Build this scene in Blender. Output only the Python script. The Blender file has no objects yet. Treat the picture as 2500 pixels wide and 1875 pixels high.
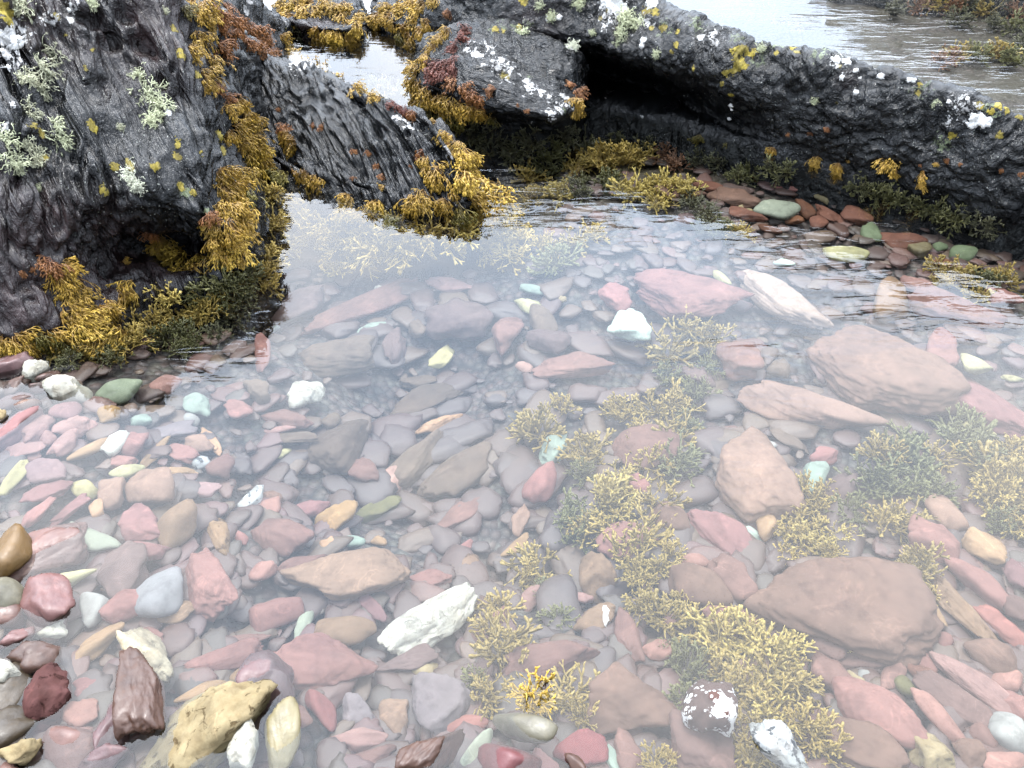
import bpy, math, random
import numpy as np
from mathutils import Vector, Matrix, noise
from mathutils.bvhtree import BVHTree

random.seed(11)
RNG = np.random.default_rng(11)
scene = bpy.context.scene
C = scene.collection
rad = math.radians

# ------------------------------------------------------------------ camera
CAM_H, PITCH = 1.5, rad(40.0)
TX, TY = 0.64, 0.48                       # half-width / half-height at distance 1
FWD = Vector((0, math.cos(PITCH), -math.sin(PITCH)))
UP = Vector((0, math.sin(PITCH), math.cos(PITCH)))
EYE = Vector((0, 0, CAM_H))
cd = bpy.data.cameras.new("camera")
cam = bpy.data.objects.new("camera", cd)
C.objects.link(cam)
cam.location = EYE
cam.rotation_euler = (math.pi / 2 - PITCH, 0, 0)
cd.sensor_width = 36.0
cd.lens = 18.0 / TX
cd.clip_start, cd.clip_end = 0.02, 500
scene.camera = cam


def ray(u, v):
    return FWD + Vector((1, 0, 0)) * ((u - 1250) / 1250 * TX) + UP * ((937.5 - v) / 937.5 * TY)


def on_z(u, v, z=0.0):                    # where the sight line meets a level
    d = ray(u, v)
    return EYE + d * ((z - CAM_H) / d.z)


def on_y(u, v, Y):                        # where the sight line meets a distance
    d = ray(u, v)
    return EYE + d * (Y / d.y)


def to_px(p):
    q = Vector(p) - EYE
    w = q.dot(FWD)
    return 1250 + q.x / w / TX * 1250, 937.5 - q.dot(UP) / w / TY * 937.5, w


# ------------------------------------------------------------------ objects
def tag(o, label=None, cat=None, group=None, kind=None):
    if label: o["label"] = label
    if cat: o["category"] = cat
    if group: o["group"] = group
    if kind: o["kind"] = kind
    return o


def mesh_obj(name, verts, faces, mat, parent=None, smooth=True):
    me = bpy.data.meshes.new(name)
    me.from_pydata([tuple(v) for v in verts], [], [tuple(f) for f in faces])
    if smooth:
        me.polygons.foreach_set("use_smooth", [True] * len(me.polygons))
    me.update()
    if mat: me.materials.append(mat)
    o = bpy.data.objects.new(name, me)
    C.objects.link(o)
    if parent: o.parent = parent
    return o


def set_attr(me, name, vals):
    a = me.attributes.new(name, "FLOAT", "POINT")
    a.data.foreach_set("value", np.asarray(vals, dtype=np.float32))


# ------------------------------------------------------------------ materials
class NT:
    def __init__(self, name):
        self.m = bpy.data.materials.new(name)
        self.m.use_nodes = True
        self.t = self.m.node_tree
        self.t.nodes.clear()
        self.out = self.t.nodes.new("ShaderNodeOutputMaterial")

    def n(self, typ, **kw):
        nd = self.t.nodes.new("ShaderNode" + typ)
        for k, v in kw.items():
            if k.startswith("i_"):
                nd.inputs[k[2:].replace("_", " ")].default_value = v
            else:
                setattr(nd, k, v)
        return nd

    def l(self, a, b):
        self.t.links.new(a, b)

    def noise(self, vec, scale, detail=4, rough=0.55, dist=0.0):
        nd = self.n("TexNoise", i_Scale=scale, i_Detail=detail, i_Roughness=rough, i_Distortion=dist)
        self.l(vec, nd.inputs["Vector"])
        return nd.outputs["Fac"]

    def ramp(self, fac, stops):
        nd = self.n("ValToRGB")
        el = nd.color_ramp.elements
        while len(el) > 1: el.remove(el[-1])
        for i, (p, c) in enumerate(stops):
            e = el[0] if i == 0 else el.new(p)
            e.position = p
            e.color = (*c, 1) if isinstance(c, tuple) else (c, c, c, 1)
        self.l(fac, nd.inputs["Fac"])
        return nd.outputs["Color"]

    def math(self, op, a, b=None, clamp=False):
        nd = self.n("Math", operation=op, use_clamp=clamp)
        for i, x in enumerate((a, b)):
            if x is None: continue
            if isinstance(x, (int, float)): nd.inputs[i].default_value = x
            else: self.l(x, nd.inputs[i])
        return nd.outputs[0]

    def mix(self, fac, a, b, blend="MIX"):
        nd = self.n("Mix", data_type="RGBA", blend_type=blend)
        for s, x in ((nd.inputs[0], fac), (nd.inputs[6], a), (nd.inputs[7], b)):
            if isinstance(x, (int, float)): s.default_value = x
            elif isinstance(x, tuple): s.default_value = (*x, 1)
            else: self.l(x, s)
        return nd.outputs[2]

    def attr(self, name):
        return self.n("Attribute", attribute_name=name).outputs["Fac"]


def mat_stone(name, pitted=0.0, speck=0.0, wet=0.0, barn=0.0):
    m = NT(name)
    tc = m.n("TexCoord").outputs["Object"]
    oi = m.n("ObjectInfo")
    off = m.n("VectorMath", operation="ADD")
    m.l(tc, off.inputs[0])
    sc = m.n("VectorMath", operation="SCALE"); sc.inputs[3].default_value = 37.0
    cmb = m.n("CombineXYZ")
    for k in range(3): m.l(oi.outputs["Random"], cmb.inputs[k])
    m.l(cmb.outputs[0], sc.inputs[0]); m.l(sc.outputs[0], off.inputs[1])
    v = off.outputs[0]
    big = m.noise(v, 9, 3, 0.6)
    fine = m.noise(v, 60, 3, 0.55)
    mid = m.noise(v, 26, 4, 0.65)
    col = m.mix(m.ramp(big, [(0.3, 0.0), (0.7, 1.0)]), m.mix(1.0, oi.outputs["Color"], (0.80, 0.78, 0.76), "MULTIPLY"),
                m.mix(1.0, oi.outputs["Color"], (1.15, 1.10, 1.06), "MULTIPLY"))
    col = m.mix(m.ramp(mid, [(0.48, 0.0), (0.68, 0.7)]), col, m.mix(1.0, col, (0.62, 0.60, 0.60), "MULTIPLY"))
    col = m.mix(m.ramp(fine, [(0.62, 0.0), (0.74, 0.5)]), col, m.mix(1.0, col, (1.45, 1.42, 1.38), "MULTIPLY"))
    vn = m.noise(v, 7, 4, 0.55, 1.2)
    vein = m.ramp(m.math("ABSOLUTE", m.math("SUBTRACT", vn, 0.5)), [(0.003, 0.28), (0.016, 0.0)])
    vein = m.math("MULTIPLY", vein, m.ramp(big, [(0.48, 0.0), (0.56, 1.0)]))
    col = m.mix(vein, col, m.mix(1.0, col, (1.9, 1.85, 1.8), "MULTIPLY"))
    h = m.math("ADD", m.math("MULTIPLY", mid, 0.6), m.math("MULTIPLY", fine, 0.08))
    if pitted:
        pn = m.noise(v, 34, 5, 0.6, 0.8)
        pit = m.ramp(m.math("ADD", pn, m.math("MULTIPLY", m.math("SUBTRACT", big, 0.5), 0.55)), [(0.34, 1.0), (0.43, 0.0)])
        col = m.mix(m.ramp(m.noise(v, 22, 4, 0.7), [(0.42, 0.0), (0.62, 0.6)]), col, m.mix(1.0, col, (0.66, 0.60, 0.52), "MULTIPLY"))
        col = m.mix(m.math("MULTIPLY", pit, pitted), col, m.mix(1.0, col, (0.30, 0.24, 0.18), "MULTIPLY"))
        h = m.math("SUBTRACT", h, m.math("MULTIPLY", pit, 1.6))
    if speck:
        sp = m.ramp(m.noise(v, 55, 3, 0.6), [(0.56, 0.0), (0.61, 1.0)])
        col = m.mix(m.math("MULTIPLY", sp, speck), col, (0.035, 0.037, 0.04))
    if barn:
        vb = m.n("TexVoronoi", i_Scale=60.0, feature="F1")
        m.l(v, vb.inputs["Vector"])
        bs = m.ramp(m.math("ADD", vb.outputs["Distance"], m.math("MULTIPLY", m.noise(v, 16, 2, .5), 1.1)), [(0.74, 1.0), (0.80, 0.0)])
        bs = m.math("MAXIMUM", bs, m.ramp(m.noise(v, 20, 5, .65), [(0.555, 0.0), (0.585, 1.0)]))
        col = m.mix(bs, col, (0.5, 0.48, 0.47))
        h = m.math("ADD", h, m.math("MULTIPLY", bs, 0.5))
    b = m.n("Bump", i_Strength=0.5, i_Distance=0.012 if pitted else (0.009 if wet else 0.005))
    m.l(h, b.inputs["Height"])
    p = m.n("BsdfPrincipled")
    p.inputs["Specular IOR Level"].default_value = 0.36 if wet else 0.06      # stone under water hardly shines
    m.l(col, p.inputs["Base Color"])
    m.l(m.ramp(fine, [(0.3, 0.34 if wet else 0.5), (0.7, 0.62 if wet else 0.75)]), p.inputs["Roughness"])
    m.l(b.outputs[0], p.inputs["Normal"])
    m.l(p.outputs[0], m.out.inputs["Surface"])
    return m.m


def mat_rock():
    m = NT("dark_sea_rock")
    tc = m.n("TexCoord").outputs["Object"]
    gr = m.n("Attribute", attribute_name="grain").outputs["Vector"]
    n1 = m.noise(tc, 4.5, 4, 0.6)
    s1 = m.noise(gr, 9, 5, 0.62, 0.5)           # long bedding streaks
    s2 = m.noise(gr, 30, 5, 0.66, 0.3)
    n3 = m.noise(tc, 95, 4, 0.7)
    n4 = m.noise(tc, 42, 5, 0.68, 0.3)
    tone = m.math("ADD", m.math("MULTIPLY", s1, 0.45), m.math("ADD", m.math("MULTIPLY", s2, 0.30), m.math("MULTIPLY", n4, 0.25)))
    col = m.ramp(tone, [(0.44, (0.0007, 0.0008, 0.0009)), (0.51, (0.0022, 0.0024, 0.0026)), (0.58, (0.0055, 0.006, 0.0066)), (0.70, (0.020, 0.021, 0.0235))])
    pale = m.ramp(m.math("ADD", n1, m.math("MULTIPLY", m.math("SUBTRACT", n4, 0.5), 0.5)), [(0.54, 0.0), (0.68, 0.4)])
    col = m.mix(pale, col, m.mix(1.0, col, (1.55, 1.6, 1.7), "MULTIPLY"))
    col = m.mix(m.math("MULTIPLY", m.attr("purple"), m.ramp(n1, [(0.38, 0.25), (0.62, 0.9)])), col, m.mix(s2, (0.008, 0.005, 0.005), (0.030, 0.018, 0.0175)))
    vo = m.n("TexVoronoi", i_Scale=58.0, feature="F1"); m.l(tc, vo.inputs["Vector"])
    spk = m.ramp(vo.outputs["Distance"], [(0.10, 1.0), (0.16, 0.0)])
    spk = m.math("MULTIPLY", spk, m.ramp(m.math("ADD", m.noise(tc, 11, 2, 0.5), m.math("MULTIPLY", m.attr("speck"), 0.22)), [(0.62, 0.0), (0.68, 1.0)]))
    col = m.mix(spk, col, (0.12, 0.125, 0.11))
    ed = m.math("ADD", m.math("MULTIPLY", m.math("SUBTRACT", n4, 0.5), 2.1), m.math("MULTIPLY", m.math("SUBTRACT", n3, 0.5), 1.0))
    yl = m.ramp(m.math("ADD", m.attr("yellow"), ed), [(0.56, 0.0), (0.62, 1.0)])
    wl = m.ramp(m.math("ADD", m.math("MAXIMUM", m.attr("white"), m.attr("crust")), ed), [(0.54, 0.0), (0.59, 1.0)])
    gl = m.ramp(m.math("ADD", m.attr("sage"), ed), [(0.55, 0.0), (0.68, 0.8)])
    col = m.mix(gl, col, m.mix(n3, (0.05, 0.06, 0.03), (0.11, 0.13, 0.07)))
    col = m.mix(yl, col, m.mix(n3, (0.09, 0.07, 0.008), (0.20, 0.155, 0.02)))
    col = m.mix(wl, col, m.mix(n3, (0.16, 0.16, 0.155), (0.42, 0.41, 0.40)))
    h = m.math("ADD", m.math("MULTIPLY", s1, 1.2), m.math("ADD", m.math("MULTIPLY", s2, 0.45), m.math("MULTIPLY", n4, 0.16)))
    h = m.math("ADD", h, m.math("MULTIPLY", n3, 0.03))
    for sc_, am_ in ((20.0, 0.50), (55.0, 0.12)):       # slaty plates with sharp edges
        vp = m.n("TexVoronoi", i_Scale=sc_, feature="F1")
        wv = m.n("VectorMath", operation="ADD"); m.l(gr, wv.inputs[0])
        ws = m.n("VectorMath", operation="SCALE"); ws.inputs[3].default_value = 0.05
        wn_ = m.n("TexNoise", i_Scale=12.0, i_Detail=2.0); m.l(tc, wn_.inputs["Vector"]); m.l(wn_.outputs["Color"], ws.inputs[0]); m.l(ws.outputs[0], wv.inputs[1])
        m.l(wv.outputs[0], vp.inputs["Vector"])
        spc = m.n("SeparateColor"); m.l(vp.outputs["Color"], spc.inputs[0])
        h = m.math("ADD", h, m.math("MULTIPLY", spc.outputs[0], am_))
        col = m.mix(0.55, col, m.mix(1.0, col, m.ramp(spc.outputs[1], [(0.0, 0.45), (1.0, 1.55)]), "MULTIPLY"))
    h = m.math("ADD", h, m.math("MULTIPLY", m.math("ADD", wl, yl), 0.12))
    b = m.n("Bump", i_Strength=1.0, i_Distance=0.034)
    m.l(h, b.inputs["Height"])
    p = m.n("BsdfPrincipled")
    m.l(col, p.inputs["Base Color"])
    lich = m.math("MAXIMUM", wl, m.math("MAXIMUM", yl, gl))
    rg = m.math("ADD", m.ramp(n1, [(0.35, 0.10), (0.65, 0.30)]), m.math("MULTIPLY", lich, 0.4))
    m.l(rg, p.inputs["Roughness"])
    p.inputs["Specular IOR Level"].default_value = 0.29
    m.l(b.outputs[0], p.inputs["Normal"])
    m.l(p.outputs[0], m.out.inputs["Surface"])
    return m.m


def mat_weed(name, tip, spread=0.35, root=(0.50, 0.40, 0.40)):
    m = NT(name)
    tc = m.n("TexCoord").outputs["Object"]
    oi = m.n("ObjectInfo")
    nz = m.noise(tc, 5.0, 3, 0.6)
    age = m.attr("tip")
    col = m.mix(age, m.mix(1.0, oi.outputs["Color"], root, "MULTIPLY"), m.mix(1.0, oi.outputs["Color"], tip, "MULTIPLY"))
    col = m.mix(m.ramp(nz, [(0.35, 0.0), (0.65, spread)]), col, m.mix(1.0, col, (0.62, 0.66, 0.7), "MULTIPLY"))
    p = m.n("BsdfPrincipled", i_Roughness=0.42)
    m.l(col, p.inputs["Base Color"])
    tr = m.n("BsdfTranslucent")
    m.l(col, tr.inputs["Color"])
    mx = m.n("MixShader"); mx.inputs[0].default_value = 0.22
    m.l(p.outputs[0], mx.inputs[1]); m.l(tr.outputs[0], mx.inputs[2])
    m.l(mx.outputs[0], m.out.inputs["Surface"])
    return m.m


def mat_bed():
    m = NT("gravel_bed")
    tc = m.n("TexCoord").outputs["Object"]
    vo = m.n("TexVoronoi", i_Scale=34.0, i_Randomness=1.0); m.l(tc, vo.inputs["Vector"])
    n1 = m.noise(tc, 3.0, 4, 0.6)
    sep = m.n("SeparateColor"); m.l(vo.outputs["Color"], sep.inputs[0])
    col = m.ramp(sep.outputs[0], [(0.0, (0.028, 0.019, 0.016)), (0.5, (0.055, 0.034, 0.028)), (0.8, (0.05, 0.046, 0.036)), (1.0, (0.085, 0.06, 0.05))])
    edge = m.ramp(vo.outputs["Distance"], [(0.30, 1.0), (0.75, 0.25)])
    col = m.mix(1.0, col, edge, "MULTIPLY")
    col = m.mix(m.math("MULTIPLY", m.attr("weedy"), m.ramp(n1, [(0.35, 0.3), (0.6, 1.0)])), col, (0.030, 0.022, 0.008))
    b = m.n("Bump", i_Strength=0.9, i_Distance=0.02, invert=True)
    m.l(vo.outputs["Distance"], b.inputs["Height"])
    p = m.n("BsdfPrincipled", i_Roughness=0.7)
    m.l(col, p.inputs["Base Color"]); m.l(b.outputs[0], p.inputs["Normal"])
    m.l(p.outputs[0], m.out.inputs["Surface"])
    return m.m


def mat_water():
    m = NT("clear_sea_water")
    tc = m.n("TexCoord").outputs["Object"]
    rip = m.math("MULTIPLY", m.attr("ripple"), m.ramp(m.noise(tc, 2.3, 2, 0.5), [(0.40, 0.12), (0.58, 1.0)]))
    mp = m.n("Mapping"); m.l(tc, mp.inputs["Vector"])
    mp.inputs["Scale"].default_value = (4.0, 13.5, 1.0)
    mp.inputs["Rotation"].default_value = (0, 0, rad(14))
    a = m.noise(mp.outputs[0], 1.0, 3, 0.5, 0.6)
    mp2 = m.n("Mapping"); m.l(tc, mp2.inputs["Vector"])
    mp2.inputs["Scale"].default_value = (10.0, 30.0, 1.0)
    mp2.inputs["Rotation"].default_value = (0, 0, rad(24))
    c = m.noise(mp2.outputs[0], 1.0, 2, 0.5, 0.4)
    slow = m.noise(tc, 1.6, 2, 0.5)
    a = m.ramp(a, [(0.42, 0.0), (0.72, 1.0)])
    h = m.math("ADD", m.math("MULTIPLY", m.math("MULTIPLY", a, rip), 0.8), m.math("MULTIPLY", m.math("MULTIPLY", c, rip), 0.22))
    h = m.math("ADD", h, m.math("MULTIPLY", slow, 0.5))
    b = m.n("Bump", i_Strength=1.0, i_Distance=0.0115)
    m.l(h, b.inputs["Height"])
    fr = m.n("Fresnel", i_IOR=1.333); m.l(b.outputs[0], fr.inputs["Normal"])
    geo = m.n("NewGeometry")
    front = m.math("SUBTRACT", 1.0, geo.outputs["Backfacing"])
    f = m.math("ADD", m.math("MULTIPLY", fr.outputs[0], front), m.math("MULTIPLY", geo.outputs["Backfacing"], 0.04))
    gl = m.n("BsdfGlossy", i_Roughness=0.0); m.l(b.outputs[0], gl.inputs["Normal"])
    gl.inputs["Color"].default_value = (1, 1, 1, 1)
    tr = m.n("BsdfTransparent"); tr.inputs["Color"].default_value = (0.75, 0.762, 0.75, 1)
    mx = m.n("MixShader")
    m.l(f, mx.inputs[0]); m.l(tr.outputs[0], mx.inputs[1]); m.l(gl.outputs[0], mx.inputs[2])
    m.l(mx.outputs[0], m.out.inputs["Surface"])
    return m.m


M_STONE = mat_stone("drowned_stone")
M_WET = mat_stone("wet_stone", wet=1)
M_BARN = mat_stone("barnacled_stone", barn=1)
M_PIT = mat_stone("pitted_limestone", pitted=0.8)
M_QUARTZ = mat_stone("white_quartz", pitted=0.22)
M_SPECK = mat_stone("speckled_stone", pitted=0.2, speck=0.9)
M_ROCK = mat_rock()
M_WEED = mat_weed("channelled_wrack", (1.45, 1.50, 1.35))
M_POOLWEED = mat_weed("drowned_wrack", (1.35, 1.38, 1.3), .2, (.80, .78, .74))
M_LICHEN = mat_weed("beard_lichen", (1.15, 1.15, 1.1), 0.2, (.85, .85, .8))
M_BED = mat_bed()
M_WATER = mat_water()

# ------------------------------------------------------------------ bed of the pool
DEPTHS = """0 1300 .03;0 1150 .03;0 950 .01;150 1000 .05;300 1200 .10;300 1500 .10;0 1600 .02;120 1850 .03;400 1750 .07;600 1800 .09;
700 1400 .19;700 1000 .28;1000 1000 .36;1000 750 .40;1300 1200 .33;1000 1500 .21;1300 1700 .15;1300 1860 .11;1700 1500 .2;2100 1500 .2;
2450 1500 .2;2450 1800 .14;1900 1100 .28;2300 1000 .25;1600 800 .33;2000 700 .24;2000 520 .14;2400 620 .12;1500 420 .17;1250 450 .26;
700 600 .36;500 950 .16;450 800 .14;200 850 .07;0 870 .04;1250 330 .22;1750 400 .12;2200 520 .12;850 230 .28;800 90 .3;2000 60 .35;
2400 100 .22;2450 250 .22;1700 1850 .12;2100 1860 .13;-600 1200 -.12;-500 1700 -.15;-300 900 -.05;-300 2100 -.1;400 2200 -.08;
1300 2300 -.05;2300 2300 -.05;3200 1500 .1;3200 800 .1"""
DP = []
for r in DEPTHS.split(";"):
    u, v, d = map(float, r.split())
    p = on_z(u, v)
    DP.append((p.x, p.y, d))
DP = np.array(DP + [(-6, 2, -.4), (-6, 8, .3), (0, 9, .6), (6, 9, .6), (7, 2, .2), (-5, -4, -.5), (5, -4, -.4), (0, 14, .8), (0, -3, -.3)])


def depth_np(X, Y):
    X = np.asarray(X, float); Y = np.asarray(Y, float)
    w = 1.0 / (((X[..., None] - DP[:, 0]) ** 2 + (Y[..., None] - DP[:, 1]) ** 2) + 0.02) ** 1.7
    return (w * DP[:, 2]).sum(-1) / w.sum(-1)


def bed_z(x, y):
    return -float(depth_np(x, y))


def on_bed(u, v, lift=0.0):
    p = on_z(u, v, 0)
    for _ in range(6):
        p = on_z(u, v, bed_z(p.x, p.y) + lift)
    return p


def grid_axis(lo, hi, c, n, k):
    t = np.linspace(-1, 1, n)
    s = np.sinh(k * t) / math.sinh(k)
    return np.where(s < 0, c + s * (c - lo), c + s * (hi - c))


def grid_mesh(xs, ys, Z):
    nx, ny = len(xs), len(ys)
    X, Y = np.meshgrid(xs, ys)
    V = np.stack([X.ravel(), Y.ravel(), Z.ravel()], 1)
    i = np.arange(nx * ny).reshape(ny, nx)
    F = np.stack([i[:-1, :-1], i[:-1, 1:], i[1:, 1:], i[1:, :-1]], -1).reshape(-1, 4)
    return V, F


gx, gy = grid_axis(-90, 90, 0.2, 260, 5.2), grid_axis(-60, 140, 2.4, 260, 5.2)
GX, GY = np.meshgrid(gx, gy)
GZ = -depth_np(GX, GY)
for j in range(GZ.shape[0]):
    for i in range(GZ.shape[1]):
        if abs(GX[j, i]) < 5 and -1 < GY[j, i] < 9:
            GZ[j, i] += 0.022 * noise.fractal((GX[j, i] * 5, GY[j, i] * 5, 0), 1.0, 2.0, 3)
V, F = grid_mesh(gx, gy, GZ - 0.02)
bed = mesh_obj("seabed", V, F, M_BED)
tag(bed, kind="structure")
weedy = np.clip((GY - 3.0) / 0.5, 0, 1).ravel()
set_attr(bed.data, "weedy", weedy)

# ------------------------------------------------------------------ water sheet
wx, wy = grid_axis(-90, 90, 0.2, 240, 5.0), grid_axis(-60, 140, 2.6, 240, 5.0)
WX, WY = np.meshgrid(wx, wy)
V, F = grid_mesh(wx, wy, np.zeros_like(WX))
water = mesh_obj("water", V, F, M_WATER)
tag(water, kind="structure")
RIP = """1300 500 130 45 .8;1450 510 150 40 1.0;1600 560 130 35 .7;1800 590 160 45 .8;2000 620 150 45 .85;2200 680 150 55 .8;2350 700 130 50 .6;
2100 760 160 50 .55;2300 800 150 45 .45;1700 850 160 70 .42;1900 860 140 50 .4;1540 920 70 70 .3;2480 640 100 50 .4;480 880 120 35 .8;330 880 110 30 .6;640 700 22 130 .7;
1900 980 120 40 .4;1800 1120 60 90 .25;860 500 200 25 .10;720 470 100 20 .10;1050 540 140 25 .12;2150 60 260 80 .45;2350 130 260 90 .55;1750 60 300 60 .06;780 100 150 25 .6;
900 180 90 60 .2;1250 400 90 40 .3;2200 560 250 35 .5"""
ripple = np.full(WX.shape, 0.012)
for r in RIP.split(";"):
    u, v, ru, rv, s = map(float, r.split())
    p = on_z(u, v); q = on_z(u + ru, v); t = on_z(u, v - rv)
    ripple += s * np.exp(-(((WX - p.x) / max(q.x - p.x, .01)) ** 2 + ((WY - p.y) / max(t.y - p.y, .01)) ** 2) * 1.1)
ripple = np.clip(ripple, 0, 1)
ripple[(WY > 7)] = 0.3
set_attr(water.data, "ripple", ripple.ravel())


# ------------------------------------------------------------------ rocks
def catmull(P, n, closed):
    P = np.asarray(P, float)
    K = len(P)
    out = []
    segs = K if closed else K - 1
    ts = np.linspace(0, segs, n, endpoint=not closed)
    for t in ts:
        k = min(int(t), segs - 1); f = t - k
        idx = [(k - 1), k, k + 1, k + 2]
        if closed: idx = [i % K for i in idx]
        else: idx = [min(max(i, 0), K - 1) for i in idx]
        a, b, c, d = P[idx]
        out.append(0.5 * ((2 * b) + (c - a) * f + (2 * a - 5 * b + 4 * c - d) * f * f + (3 * b - a - 3 * c + d) * f ** 3))
    return np.array(out)


def loft(sections, nu, nv):
    rings = np.array([catmull(s, nv, True) for s in sections])          # S, nv, 3
    grid = np.stack([catmull(rings[:, j], nu, False) for j in range(nv)], 1)   # nu, nv, 3
    V = grid.reshape(-1, 3)
    i = np.arange(nu * nv).reshape(nu, nv)
    jn = np.roll(i, -1, 1)
    F = np.stack([i[:-1], jn[:-1], jn[1:], i[1:]], -1).reshape(-1, 4)
    caps = [tuple(i[0][::-1]), tuple(i[-1])]
    return V, F, caps


def vnormals(V, F):
    n = np.cross(V[F[:, 2]] - V[F[:, 0]], V[F[:, 3]] - V[F[:, 1]])
    N = np.zeros_like(V)
    for k in range(4): np.add.at(N, F[:, k], n)
    return N / (np.linalg.norm(N, axis=1, keepdims=True) + 1e-12)


def sect(u, vw, pts, back, deep=-0.55, lean=0.06):
    """one slice of a rock: waterline pixel, then pixels up the face with their distance behind the waterline, then the back"""
    w = on_z(u, vw)
    Y = w.y
    s = [Vector((w.x, Y - 0.03, deep)), w]
    for (v, dY) in pts: s.append(on_y(u, v, Y + dY))
    last = s[-1]
    s.append(Vector((last.x, last.y + back * 0.5, max(last.z * 0.7, 0.04))))
    s.append(Vector((last.x, last.y + back, -0.05)))
    s.append(Vector((last.x, last.y + back + lean, deep)))
    return [tuple(p) for p in s]


def taper(sec, f, shift=(0, 0, 0)):
    s = np.array(sec); c = s.mean(0); c[2] = -0.3
    return [tuple(c + (p - c) * f + np.array(shift)) for p in s]


ROCK_BVH = []      # (object, bvh)


def spots(V, N, lst, soft=1.0):
    """a growth value per vertex from a list 'u v r' of places seen from the camera, measured in space"""
    out = np.zeros(len(V))
    return out


def build_rock(name, sections, nu, nv, D, seed, amp=0.02, strat=0.018, sfreq=16, stretch=7, pits=(), label="", cat="rock", warp=0.03, fine=0.006, ribs=0.55, plate=9.0, plamp=0.014):
    V, F, caps = loft(sections, nu, nv)
    N = vnormals(V, F)
    c = V.mean(0)
    if ((V - c) * N).sum() < 0:
        N = -N; F = F[:, ::-1]; caps = [f[::-1] for f in caps]
    D = np.array(D) / np.linalg.norm(D)
    E = np.cross(D, (0.1, -.7, .7)); E /= np.linalg.norm(E)
    dsp = np.zeros(len(V))
    for k in range(len(V)):
        p = V[k]
        q = p - D * (p @ D) * (1 - 1 / stretch)
        so = seed * 7.3
        w = noise.noise((p[0] * 3 + so, p[1] * 3, p[2] * 3)) * warp
        a = noise.fractal((p[0] * 4 + so, p[1] * 4, p[2] * 4), 1.0, 2.0, 3) * amp
        qq = (q[0] * sfreq + so + w * 13, q[1] * sfreq, q[2] * sfreq)
        s1 = noise.noise(qq)
        s2 = noise.noise((qq[0] * 2.6 + 5, qq[1] * 2.6, qq[2] * 2.6))
        cleft = math.exp(-(s1 / .13) ** 2) + .55 * math.exp(-(s2 / .16) ** 2)
        t = (p @ E) * sfreq * ribs + 2.2 * s1 + 1.3 * noise.noise((p[0] * 5, p[1] * 5 + so, p[2] * 5))
        saw = t - math.floor(t)
        saw = (saw / .8 if saw < .8 else (1 - saw) / .2) * (.5 + noise.noise((q[0] * 6 + so, q[1] * 6, q[2] * 6)))
        pq = Vector((q[0] * plate + so + w * 6, q[1] * plate, q[2] * plate))
        dd, pp = noise.voronoi(pq)
        c0 = pp[0]
        hp = noise.cell((c0[0] * 9.7, c0[1] * 9.7, c0[2] * 9.7))
        g0 = noise.cell_vector((c0[0] * 7.1 + 3, c0[1] * 7.1, c0[2] * 7.1))
        hp = .5 * hp + 1.1 * (pq - c0).dot(g0) - .35 * math.exp(-((dd[1] - dd[0]) / .09) ** 2)
        f = plamp * hp + noise.fractal((p[0] * 26 + so, p[1] * 26, p[2] * 26), 0.9, 2.1, 4) * fine
        dsp[k] = a - strat * cleft * (.75 + noise.noise((p[0] * 3, p[1] * 3 + so, p[2] * 3))) + strat * .8 * saw + f
    V2 = V + N * dsp[:, None]
    for (u, v, r, dep) in pits:
        d = ray(u, v).normalized(); d = np.array(d)
        rel = V2 - np.array(EYE)
        along = rel @ d
        perp = np.linalg.norm(rel - along[:, None] * d, axis=1)
        w = to_px(tuple(np.array(EYE) + d * 3))[2]
        front = (N @ d) < 0
        if not front.any(): continue
        rr = r / 1250 * TX * along
        g = np.exp(-(perp / np.maximum(rr, 1e-4)) ** 4) * front
        V2 = V2 - N * (g * dep)[:, None]
    faces = [tuple(f) for f in F] + caps
    o = mesh_obj(name, V2, faces, M_ROCK)
    tag(o, label, cat)
    ga = o.data.attributes.new("grain", "FLOAT_VECTOR", "POINT")
    Q = V2 - np.outer(V2 @ D, D) * (1 - 1 / stretch) + seed * 3.7
    ga.data.foreach_set("vector", Q.astype(np.float32).ravel())
    bvh = BVHTree.FromPolygons([Vector(v) for v in V2], [tuple(f) for f in F])
    ROCK_BVH.append((o, bvh, V2))
    return o


def hit(u, v):
    d = ray(u, v).normalized()
    best = None
    for (o, b, _V) in ROCK_BVH:
        loc, nor, _i, dist = b.ray_cast(EYE, d)
        if loc is not None and (best is None or dist < best[3]):
            if nor.dot(d) > 0: nor = -nor
            best = (loc, nor, o, dist)
    return best


def W(u, v): return on_z(u, v)


Dl = tuple(on_y(420, 520, 2.55) - on_y(250, 200, 2.9))
left = [
    sect(-900, 1010, [(800, .3), (650, .6), (520, .9), (430, 1.2)], 1.6),
    sect(-450, 930, [(720, .22), (540, .44), (360, .75), (200, 1.05)], 1.5),
    sect(-150, 885, [(700, .13), (490, .32), (230, .64), (20, .94)], 1.5),
    sect(0, 868, [(715, .09), (480, .23), (200, .54), (-70, .86)], 1.5),
    sect(120, 840, [(690, .11), (485, .27), (180, .60), (-60, .88)], 1.5),
    sect(220, 790, [(650, .17), (492, .20), (180, .52), (-70, .83)], 1.4),
    sect(320, 735, [(620, .24), (500, .11), (195, .44), (-40, .75)], 1.3),
    sect(420, 700, [(600, .26), (510, .06), (230, .34), (-15, .64)], 1.1),
    sect(500, 690, [(610, .22), (530, .04), (320, .30), (200, .50)], 0.8),
    sect(555, 680, [(620, .16), (560, .06), (430, .30), (390, .42)], 0.5),
    sect(600, 655, [(625, .10), (590, .12), (520, .26), (495, .32)], 0.3),
]
left.append(taper(left[-1], 0.35, (0.05, 0.05, -0.1)))
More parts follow.
